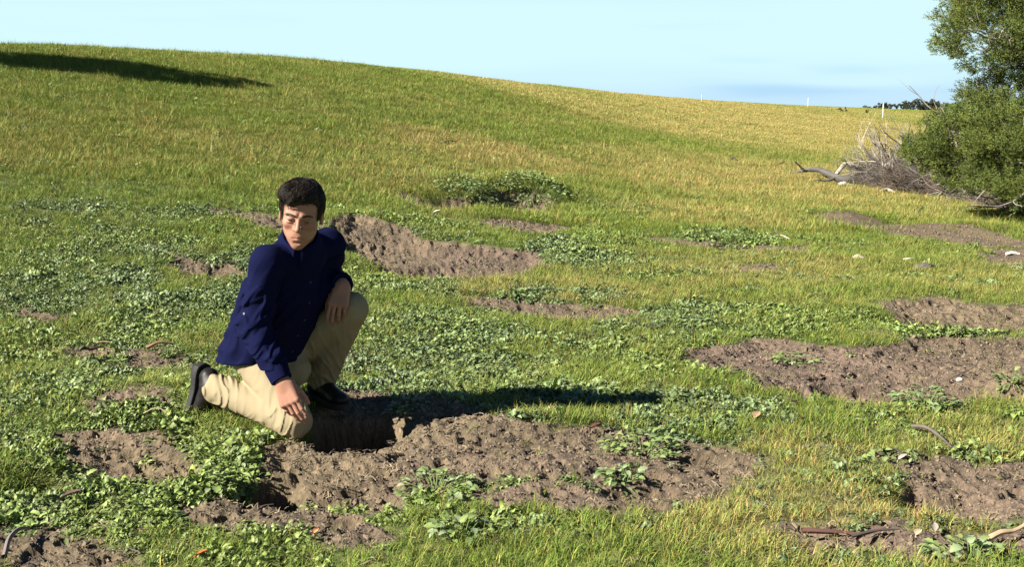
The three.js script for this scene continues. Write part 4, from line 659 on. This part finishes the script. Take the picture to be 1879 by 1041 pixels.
  // standing, arching limbs against the pasture
  for (const [px, py, h, dx, dy, dz, len, rad] of [[1640, 346, 0.1, -0.45, 0.8, 0, 1.1, 0.035], [1655, 346, 0.2, -0.3, 1, 0.1, 1.2, 0.035], [1670, 347, 0.2, 0.1, 1, 0, 1.15, 0.035], [1690, 348, 0.3, 0.25, 1, 0, 1.2, 0.03], [1625, 344, 0.1, -0.7, 0.7, 0.2, 0.95, 0.03], [1610, 343, 0.1, -0.5, 0.9, -0.1, 0.8, 0.03], [1660, 346, 0.4, -0.9, 0.45, 0, 0.95, 0.025], [1700, 350, 0.5, 0.0, 1, 0.2, 0.9, 0.025], [1735, 350, 0.7, 0.1, 1, 0, 0.9, 0.03], [1645, 346, 0.5, 0.2, 0.7, 0, 0.7, 0.02], [1632, 345, 0.3, -0.2, 0.8, 0.3, 0.8, 0.022], [1680, 348, 0.6, -0.5, 0.6, 0, 0.7, 0.02], [1600, 343, 0.15, -0.9, 0.5, 0, 0.6, 0.02], [1615, 344, 0.35, -0.8, 0.6, 0, 0.7, 0.02], [1590, 342, 0.1, 0.3, 0.9, 0, 0.6, 0.02], [1665, 347, 0.75, -0.8, 0.4, 0, 0.7, 0.018], [1650, 346, 0.7, -0.3, 0.8, 0.1, 0.55, 0.016], [1705, 350, 0.9, -0.7, 0.5, 0, 0.6, 0.018], [1725, 350, 0.95, 0.2, 0.9, 0, 0.55, 0.02], [1620, 345, 0.6, -0.2, 0.5, 0.2, 0.6, 0.015], [1690, 349, 0.4, -0.9, 0.2, 0.2, 0.8, 0.022], [1640, 346, 0.25, -1, 0.2, 0.1, 0.8, 0.022], [1720, 350, 0.8, -0.6, 0.7, 0, 0.8, 0.02], [1740, 350, 0.85, -0.8, 0.6, 0, 0.8, 0.02], [1700, 349, 0.7, -0.8, 0.7, 0.1, 0.8, 0.02], [1610, 343, 0.4, -0.9, 0.3, 0, 0.6, 0.016], [1625, 344, 0.55, -0.9, 0.35, 0, 0.6, 0.016], [1655, 346, 0.8, 0.3, 0.7, 0, 0.5, 0.016], [1685, 348, 0.85, 0.5, 0.5, 0, 0.5, 0.016], [1595, 342, 0.2, -0.7, 0.4, 0.3, 0.5, 0.016]]) heapBranch(px, py, h * 0.85, V(dx * 1.3, dy * 0.55, dz), len, rad * 1.05, n % 4 === 3 ? DARK : n % 3 === 1 ? PALE : GREY, 2, 0.10);
  // the tangled heap itself
  for (let i = 0; i < 90; i++) { const f = r3(), px = lerp(1590, 1900, f), py = lerp(347, 404, f * f * 0.6 + f * 0.4) - r3() * 12 * (1 - f * 0.4); heapBranch(px, py, 0.04 + 0.42 * r3() * (1 - 0.5 * f), V(r3() - 0.62, (r3() - 0.35) * 0.55, (r3() - 0.5) * 0.8), 0.45 + 0.55 * r3(), 0.012 + 0.018 * r3(), r3() < 0.25 ? DARK : r3() < 0.3 ? PALE : GREY, 1, -0.03); }
  // fine brushwood
  const tw = [0, 1, 2].map(k => { const gs = [], rr = rng(60 + k); for (let i = 0; i < 7; i++) crooked(rr, V((rr() - 0.5) * 0.2, 0.02 + rr() * 0.1, (rr() - 0.5) * 0.2), V(rr() - 0.5, 0.3 * rr(), rr() - 0.5), 0.25 + 0.2 * rr(), 0.005, 1, gs); return mergeGeometries(gs); });
  const items = []; for (let i = 0; i < 1900; i++) { const f = Math.pow(r3(), 0.55), px = lerp(1575, 1960, f) + (r3() - 0.5) * 20, py = lerp(349, 412, f * f * 0.6 + f * 0.4) - r3() * 14, g = G(px, py), c = r3() < 0.34 ? BROWN : r3() < 0.6 ? DARK : r3() < 0.25 ? PALE : GREY, k = 0.7 + 0.5 * r3(); items.push([g.x, g.y + r3() * r3() * lerp(0.34, 0.55, f), g.z, r3() * 6.28, 0.7 + 0.6 * r3(), c[0] * k, c[1] * k, c[2] * k, (r3() - 0.5) * 1.2, (r3() - 0.5) * 1.2]); }
  scatter('brushwood', tw, items, std([1, 1, 1], 0.92), 'fine grey brown brushwood heaped under the bushy tree', 'brushwood');

  // trees far beyond the rise
  const farSpray = [0, 1, 2].map(i => spray(700 + i, 1.0, 60, 0.42, 0.09));
  const farTree = (px, base, top, w, label, d = 260) => {
    const s = d / F, b = P(px, base, d), h = (base - top) * s, y0 = ground(b.x, b.z); const o = thing('distant_tree', label, 'tree', [b.x, y0, b.z], null), cy = b.y + h * 0.45 - y0, lob = []; const r = rng(px | 0);
    for (let i = 0; i < 7; i++) lob.push([V(b.x + (i / 6 - 0.5) * w * s * 0.8, y0 + cy + (r() - 0.4) * h * 0.3 + h * 0.22 * Math.cos((i / 6 - 0.5) * 3), b.z + (r() - 0.5) * w * s * 0.5), w * s * 0.13, h * 0.26, w * s * 0.16]);
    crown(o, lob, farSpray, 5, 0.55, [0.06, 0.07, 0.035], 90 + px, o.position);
    const gs = [tube([V(0, -0.3, 0), V(0.1, cy * 0.5, 0), V(0, cy * 0.9, 0)], [0.3, 0.24, 0.15], 7)]; mesh('trunk', tint(mergeGeometries(gs), [0.14, 0.12, 0.1]), barkMat, o);
    const ls = lob.map(([c]) => tube([V(0, cy * 0.5, 0), V((c.x - b.x) * 0.5, cy * 0.75, (c.z - b.z) * 0.5), c.clone().sub(o.position)], [0.12, 0.09, 0.04], 5)); for (const l of ls) mesh('limb', tint(l, [0.14, 0.12, 0.1]), barkMat, o);
  };
  farTree(1624, 209, 192, 34, 'small flat crowned tree on the skyline behind the white post');
  farTree(1682, 213, 187, 66, 'broad dark crowned tree on the skyline, largest of the row');
  farTree(1708, 211, 187, 30, 'thin sparse crowned tree on the skyline between two broad ones', 285);
  farTree(1726, 213, 189, 40, 'dark rounded tree on the skyline beside the bushy tree');
  farTree(1590, 205, 199, 22, 'low tree crown barely showing above the skyline', 300);

  // trees standing outside the picture to the left; their shade lies on the slope
  const shadeTree = (px, py, hC, R, seed, label) => {
    const s = groundAt(px, py), c = s.clone().addScaledVector(SUN, hC / SUN.y), gx = c.x, gz = c.z, gy = ground(gx, gz), o = thing('shade_tree', label, 'tree', [gx, gy, gz]), r = rng(seed), lob = [];
    for (let i = 0; i < 8; i++) lob.push([c.clone().add(V((r() - 0.5) * R * 1.5, (r() - 0.5) * R * 0.8, (r() - 0.5) * R * 1.3)), R * 0.55, R * 0.42, R * 0.5]);
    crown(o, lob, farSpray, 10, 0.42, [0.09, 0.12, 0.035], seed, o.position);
    mesh('trunk', tint(tube([V(0, -0.2, 0), V(0.1, (c.y - gy) * 0.5, 0), V(0, c.y - gy, 0)], [0.26, 0.2, 0.12], 8), [0.16, 0.13, 0.11]), barkMat, o);
    for (const [k] of lob) mesh('limb', tint(tube([V(0, (c.y - gy) * 0.55, 0), k.clone().sub(o.position).multiplyScalar(0.6).add(V(0, (c.y - gy) * 0.3, 0)), k.clone().sub(o.position)], [0.1, 0.08, 0.03], 5), [0.16, 0.13, 0.11]), barkMat, o);
    console.log('shade tree', gx.toFixed(1), gy.toFixed(1), gz.toFixed(1), 'px', (CX + gx / -gz * F).toFixed(0));
  };
  shadeTree(265, 138, 4.2, 0.85, 5, 'leafy tree on the slope whose shade ends in a point');
  shadeTree(140, 124, 4.6, 1.1, 6, 'taller leafy tree on the slope, middle of its row');
  shadeTree(10, 112, 4.6, 1.2, 7, 'leafy tree on the slope nearest the crest');
}
// ---------- posts, sticks, leaves and single weeds ----------
{
  const G = (px, py) => { const g = groundAt(px, py); g.y = ground(g.x, g.z); return g; };
  // marker posts on the far paddock
  const post = (px, foot, top, label, w, c) => {
    const g = groundAt(px, foot), d = -g.z, h = (foot - top) / F * d, r = w / F * d / 2, o = thing('marker_post', label, 'post', [g.x, g.y, g.z], null);
    mesh('shaft', new THREE.CylinderGeometry(r * 0.92, r, h + 0.3, 10).translate(0, h / 2 - 0.15, 0), std(c, 0.7), o); mesh('cap', new THREE.ConeGeometry(r * 1.15, r * 1.5, 10).translate(0, h + r * 0.75, 0), std(c, 0.7), o); mesh('base_collar', new THREE.CylinderGeometry(r * 1.5, r * 1.7, r * 2.5, 10).translate(0, r * 0.8, 0), std([0.3, 0.28, 0.25], 0.9), o);
  };
  post(1619, 217, 191, 'white post standing on the far slope below the skyline trees', 1.9, [0.72, 0.70, 0.66]);
  post(1482, 198, 181, 'thin grey post on the far ridge line', 1.5, [0.55, 0.54, 0.52]);
  post(1287, 190, 174, 'faint thin post on the crest of the hill', 1.3, [0.5, 0.48, 0.48]);
  // low dark shrubs on the far slope
  const bushSpray = [0, 1].map(i => spray(800 + i, 0.5, 50, 0.2, 0.04));
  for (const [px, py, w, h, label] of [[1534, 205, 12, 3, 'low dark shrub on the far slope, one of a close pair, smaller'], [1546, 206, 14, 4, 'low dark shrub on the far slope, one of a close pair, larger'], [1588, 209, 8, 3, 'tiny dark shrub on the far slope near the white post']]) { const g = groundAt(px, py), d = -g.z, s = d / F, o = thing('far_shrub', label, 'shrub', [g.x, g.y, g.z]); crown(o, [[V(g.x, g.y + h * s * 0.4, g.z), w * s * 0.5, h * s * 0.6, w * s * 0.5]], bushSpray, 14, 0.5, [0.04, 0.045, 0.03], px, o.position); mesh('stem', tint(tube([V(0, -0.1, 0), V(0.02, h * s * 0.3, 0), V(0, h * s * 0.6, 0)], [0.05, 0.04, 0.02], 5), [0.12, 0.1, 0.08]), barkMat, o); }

  // sticks: [px, py, height] along the stick
  const stick = (name, label, pts, rad, c, forks = 0, seed = 1) => {
    const w = pts.map(([x, y, h]) => { const g = groundAt(x, y, ground); return V(g.x, g.y + h, g.z); }), b = w[0].clone(), o = thing(name, label, 'stick', [b.x, b.y, b.z]); const rs = w.map((_, i) => rad * (1 - 0.5 * i / (w.length - 1)));
    mesh('shaft', tint(tube(w.map(p => p.clone().sub(b)), rs, 7, 0.2, w[0].x * 3), c), barkMat, o);
    const r = rng(seed); for (let i = 0; i < forks; i++) { const p = w[1 + Math.floor(r() * (w.length - 1))].clone().sub(b), gs = crooked(r, p, V(r() - 0.5, 0.5 * r(), r() - 0.5), 0.12 + 0.1 * r(), rad * 0.6, 0, []); mesh('twig', tint(gs[0], c), barkMat, o); }
    return o;
  };
  const GREY = [0.24, 0.22, 0.2], DK = [0.07, 0.055, 0.045], TAN = [0.42, 0.32, 0.21], PALE = [0.55, 0.50, 0.43], RED = [0.13, 0.062, 0.045];
  stick('curved_stick', 'grey brown curved stick lying in grass above the right front digging', [[1672, 797, 0.035], [1695, 803, 0.045], [1722, 818, 0.04], [1752, 838, 0.02]], 0.010, [0.11, 0.09, 0.075]);
  stick('thin_twig', 'thin dark forked twig in the grass below the large digging', [[1412, 752, 0.015], [1432, 743, 0.05], [1455, 748, 0.03], [1478, 728, 0.09]], 0.004, DK, 1, 3);
  stick('dark_twig', 'short dark twig beside the bright clump at the digging edge', [[1552, 756, 0.02], [1570, 753, 0.03], [1580, 758, 0.02]], 0.006, DK);
  stick('bark_strip', 'reddish brown bark strip flat in the foreground grass', [[1470, 985, 0.02], [1520, 990, 0.025], [1575, 992, 0.02], [1620, 985, 0.03]], 0.010, RED, 1, 6);
  stick('bark_strip', 'narrow dark bark strip beside the reddish bark strip', [[1560, 996, 0.02], [1610, 990, 0.03], [1650, 982, 0.02]], 0.006, DK);
  stick('pale_stick', 'pale tan broken stick at the foreground digging corner', [[1800, 1008, 0.02], [1830, 1001, 0.04], [1855, 997, 0.04], [1890, 984, 0.05]], 0.011, [0.5, 0.36, 0.22]);
  stick('grey_stick', 'thick grey stick leaning out of the lower left corner grass', [[10, 1040, 0.03], [22, 1020, 0.06], [40, 998, 0.05], [55, 982, 0.02]], 0.009, [0.17, 0.14, 0.13]);
  stick('root_twig', 'thin root standing up from the large bare digging', [[1735, 700, 0.0], [1760, 696, 0.03], [1788, 688, 0.05], [1803, 672, 0.12]], 0.0035, DK, 1, 9);
  stick('bleached_stick', 'bleached white stick on the thin grass among litter', [[1655, 481, 0.02], [1668, 481, 0.03], [1682, 480, 0.02]], 0.014, PALE);
  stick('bleached_stick', 'bleached white stick on the bare soil at the picture edge by the mound', [[1845, 470, 0.02], [1856, 469, 0.03], [1870, 470, 0.02]], 0.014, PALE);
  stick('dark_twig', 'thin grey twig on the litter near the thin dead grass', [[1850, 494, 0.02], [1864, 496, 0.03], [1880, 498, 0.02]], 0.01, GREY);
  stick('bleached_stick', 'bleached white sticks scrap beside the small dark burrow', [[1412, 441, 0.03], [1430, 440, 0.05], [1448, 444, 0.03]], 0.008, PALE, 2, 12);
  stick('brown_stick', 'brown bark piece lying between the leafy weeds near the boot', [[270, 655, 0.05], [292, 652, 0.07], [320, 650, 0.06]], 0.012, [0.24, 0.13, 0.08]);
  stick('brown_stick', 'dark bark flake at the left end of the grassy weeds', [[165, 655, 0.04], [190, 653, 0.05], [215, 655, 0.03]], 0.008, [0.16, 0.1, 0.07]);
  stick('dry_stalk', 'thin pale dry stalk crossing the soil left of the man', [[265, 780, 0.05], [290, 778, 0.07], [312, 781, 0.05]], 0.003, TAN);
  stick('dark_twig', 'short dark twig on trampled soil before the right front digging', [[1610, 845, 0.02], [1640, 838, 0.03], [1660, 848, 0.02]], 0.008, DK, 1, 4);

  // fallen leaves: curled, with a midrib
  const fallenLeaf = (label, px, py, L, W, c, yaw, pitch = 0.2, lift = 0.03) => {
    const g = groundAt(px, py, ground), o = thing('fallen_leaf', label, 'leaf', [g.x, g.y + lift, g.z]), pos = [], idx = [], n = 10, m = 6;
    for (const side of [1, -1]) { const b = pos.length / 3; for (let i = 0; i <= n; i++) for (let k = 0; k <= m; k++) { const f = i / n, u = k / m * 2 - 1, w = W / 2 * Math.pow(Math.sin(Math.PI * (0.03 + 0.94 * f)), 0.7) * (1 + 0.1 * noise2(f * 6, u)); pos.push((f - 0.5) * L, 0.25 * W * u * u + 0.1 * L * Math.sin(f * 3.1) + 0.06 * W * noise2(f * 7 + px, u * 3) + side * 0.0006, u * w); } for (let i = 0; i < n; i++) for (let k = 0; k < m; k++) { const a = b + i * (m + 1) + k, q = a + m + 1; if (side > 0) idx.push(a, a + 1, q, a + 1, q + 1, q); else idx.push(a, q, a + 1, a + 1, q, q + 1); } }
    const q = geo(pos, idx); tint(q, c); mesh('blade', q, barkMat, o); mesh('stalk', tint(tube([V(-0.5 * L, 0.001, 0), V(-0.58 * L, 0.004, 0.002), V(-0.68 * L, 0.0, 0.004)], [0.0016, 0.0014, 0.001], 5), c), barkMat, o);
    o.rotation.set(0, yaw, pitch);
  };
  fallenLeaf('curled brown leaf in the clover foreground before the left digging', 132, 935, 0.07, 0.035, [0.10, 0.06, 0.045], 0.2, 0.35, 0.045);
  fallenLeaf('reddish brown leaf on soil above the leafy clump by the mound', 1092, 797, 0.05, 0.03, [0.11, 0.04, 0.03], 0.3, 0.3);
  fallenLeaf('tan dry leaf in grass beside the leafy weeds', 1388, 776, 0.045, 0.035, [0.36, 0.20, 0.13], 0.9, 0.5);
  fallenLeaf('orange leaf at the lower edge of the picture grass', 372, 1034, 0.035, 0.02, [0.40, 0.13, 0.03], 0.4, 0.3);
  fallenLeaf('small orange leaf on soil below the small burrow mouth', 580, 983, 0.03, 0.02, [0.5, 0.24, 0.1], 1.2, 0.3, 0.012);
  fallenLeaf('pale dry leaf on the dark litter in the foreground', 1683, 996, 0.035, 0.022, [0.5, 0.36, 0.24], 0.8, 0.3);
  fallenLeaf('whitish leaf standing in foreground litter', 1712, 985, 0.035, 0.025, [0.22, 0.19, 0.16], 1.4, 0.6);
  fallenLeaf('pale curled leaf among the dark bark scraps near trampled soil', 1655, 855, 0.05, 0.022, [0.42, 0.36, 0.3], 0.5, 0.3);
  fallenLeaf('long tan leaf flat in the left weeds', 190, 648, 0.08, 0.03, [0.3, 0.2, 0.12], 0.1, 0.1, 0.05);
  fallenLeaf('white leaf scrap on open grass by the upper diggings', 802, 399, 0.09, 0.06, [0.6, 0.56, 0.5], 0.3, 0.3, 0.05);

  // stones and dung
  const lump = (name, label, category, px, py, R, c, flat = 0.7) => { const p = groundAt(px, py, ground), o = thing(name, label, category, [p.x, p.y + R * flat * 0.35, p.z]); const g = new THREE.IcosahedronGeometry(R, 3), a = g.attributes.position; for (let i = 0; i < a.count; i++) { const x = a.getX(i), y = a.getY(i), z = a.getZ(i), n = 1 + 0.45 * noise3(x / R * 1.1 + px, y / R * 1.1, z / R * 1.1) + 0.15 * noise3(x / R * 4, y / R * 4, z / R * 4 + px); a.setXYZ(i, x * n * 1.25, y * n * flat, z * n); } const m = mergeVertices(g.deleteAttribute('normal').deleteAttribute('uv'), 1e-5); m.computeVertexNormals(); mesh('lump', tint(m, c), barkMat, o); };
  lump('dung_lump', 'dark lump of dung on the litter strewn grass', 'dung', 1694, 497, 0.07, [0.09, 0.075, 0.065]);
  lump('pale_stone', 'pale tan stone in grass near the bleached stick', 'stone', 1575, 478, 0.045, [0.45, 0.38, 0.28], 0.9);
  lump('white_stone', 'white stone resting on the bare slope of the large digging', 'stone', 1760, 698, 0.016, [0.5, 0.5, 0.45]);
  lump('white_stone', 'small white pebble in the grass beside the pale tan stone', 'stone', 1632, 466, 0.025, [0.65, 0.63, 0.58]);
  lump('white_stone', 'white pebble on grass beyond the dung lump', 'stone', 1697, 483, 0.02, [0.6, 0.58, 0.52]);
  lump('white_stone', 'white scrap of bone beside the grass and weeds at mound end', 'stone', 1400, 926, 0.012, [0.45, 0.44, 0.4], 0.5);
  lump('white_stone', 'white stone at the foot of the dead timber log', 'stone', 1547, 341, 0.07, [0.7, 0.68, 0.62], 0.8);
  lump('soil_clod', 'large soil clod on the rim of the burrow by the man', 'clod', 728, 772, 0.018, [0.2, 0.15, 0.112], 0.9);
  lump('soil_clod', 'round soil clod on the burrow wall right of the rim', 'clod', 716, 815, 0.016, [0.2, 0.15, 0.112], 0.9);

  // single leafy weeds that stand out from the carpet
  const leafGeo = [0, 1, 2].map(k => { const pos = [], col = [], idx = []; addLeaf(pos, col, idx, [0, 0, 0], 0, 0.25, 1, [0.85, 0.6, 0.72][k], 3, [1, 1, 1], 0, [0.9, 1.2, 0.6][k]); return geo(pos, idx, col); });
  const weedMats = [[0.19, 0.255, 0.075], [0.22, 0.29, 0.09], [0.155, 0.215, 0.08], [0.24, 0.3, 0.15]].map(c => { const m = leafMat.clone(); m.color.setRGB(...c); return m; });
  const weed = (label, px, py, R, H, count, leaf, seed) => {
    const g = groundAt(px, py, ground), o = thing('leafy_weed', label, 'weed', [g.x, g.y, g.z]), r = rng(seed), stems = [];
    for (let i = 0; i < count * 1.6; i++) { const a = r() * 6.283, rad = R * Math.sqrt(r()) * 0.9, x = Math.cos(a) * rad, z = Math.sin(a) * rad, y = H * (0.35 + 0.65 * r()) * (1.1 - 0.7 * rad / R) + (ground(g.x + x, g.z + z) - g.y), s = leaf * (0.6 + 0.6 * r()); const m = mesh('leaf', leafGeo[i % 3], weedMats[Math.floor(r() * 4)], o); m.position.set(x, y, z); m.rotation.set((r() - 0.5) * 0.9 - 0.1, Math.PI / 2 - a + (r() - 0.5) * 1.4, (r() - 0.5) * 0.8, 'YXZ'); m.scale.setScalar(s * 0.72); if (i % 2) stems.push(tube([V(x * 0.4, -0.01, z * 0.4), V(x * 0.75, y * 0.6, z * 0.75), V(x, y, z)], [0.0016, 0.0013, 0.001], 4)); }
    mesh('stems', tint(mergeGeometries(stems), [0.13, 0.2, 0.05]), barkMat, o);
  };
  weed('bushy bright green weed at the near edge of the large digging', 1690, 748, 0.15, 0.10, 70, 0.045, 1);
  weed('broad leafy weed clump on the soil right of the mound', 1175, 832, 0.17, 0.07, 80, 0.045, 2);
  weed('leafy weed with upright pale leaves on the front soil', 1140, 892, 0.09, 0.075, 34, 0.05, 3);
  weed('leafy weed spreading over the front of the soil mound', 800, 900, 0.16, 0.06, 64, 0.045, 4);
  weed('round leaved weed beside the small burrow mouth', 412, 902, 0.10, 0.06, 36, 0.055, 5);
  weed('leafy weed drooping on the bank above the small burrow mouth', 425, 862, 0.11, 0.06, 44, 0.045, 6);
  weed('tall weed clump on top of the upper mound', 985, 356, 0.5, 0.2, 190, 0.075, 7);
  weed('weed clump left of the tall clump on the upper diggings', 860, 352, 0.45, 0.17, 150, 0.07, 8);
  weed('dark leafy weed over the small far burrow', 1340, 446, 0.28, 0.13, 90, 0.055, 9);
  weed('pale leafy weed in the foreground clover by the front soil', 845, 985, 0.10, 0.07, 40, 0.05, 10);
  weed('leafy weed on the soil at the right picture border by the digging', 1858, 700, 0.10, 0.06, 40, 0.045, 11);
  weed('leafy weed trailing along the digging edge below the turf strip', 1455, 662, 0.13, 0.06, 44, 0.045, 12);
  weed('big leaved weed at the lower right corner litter', 1780, 1030, 0.14, 0.06, 50, 0.05, 13);
  weed('weed tuft at the lip of the burrow in the kneeling figure shade', 745, 752, 0.10, 0.05, 34, 0.04, 14);
}
renderer.render(scene, camera);
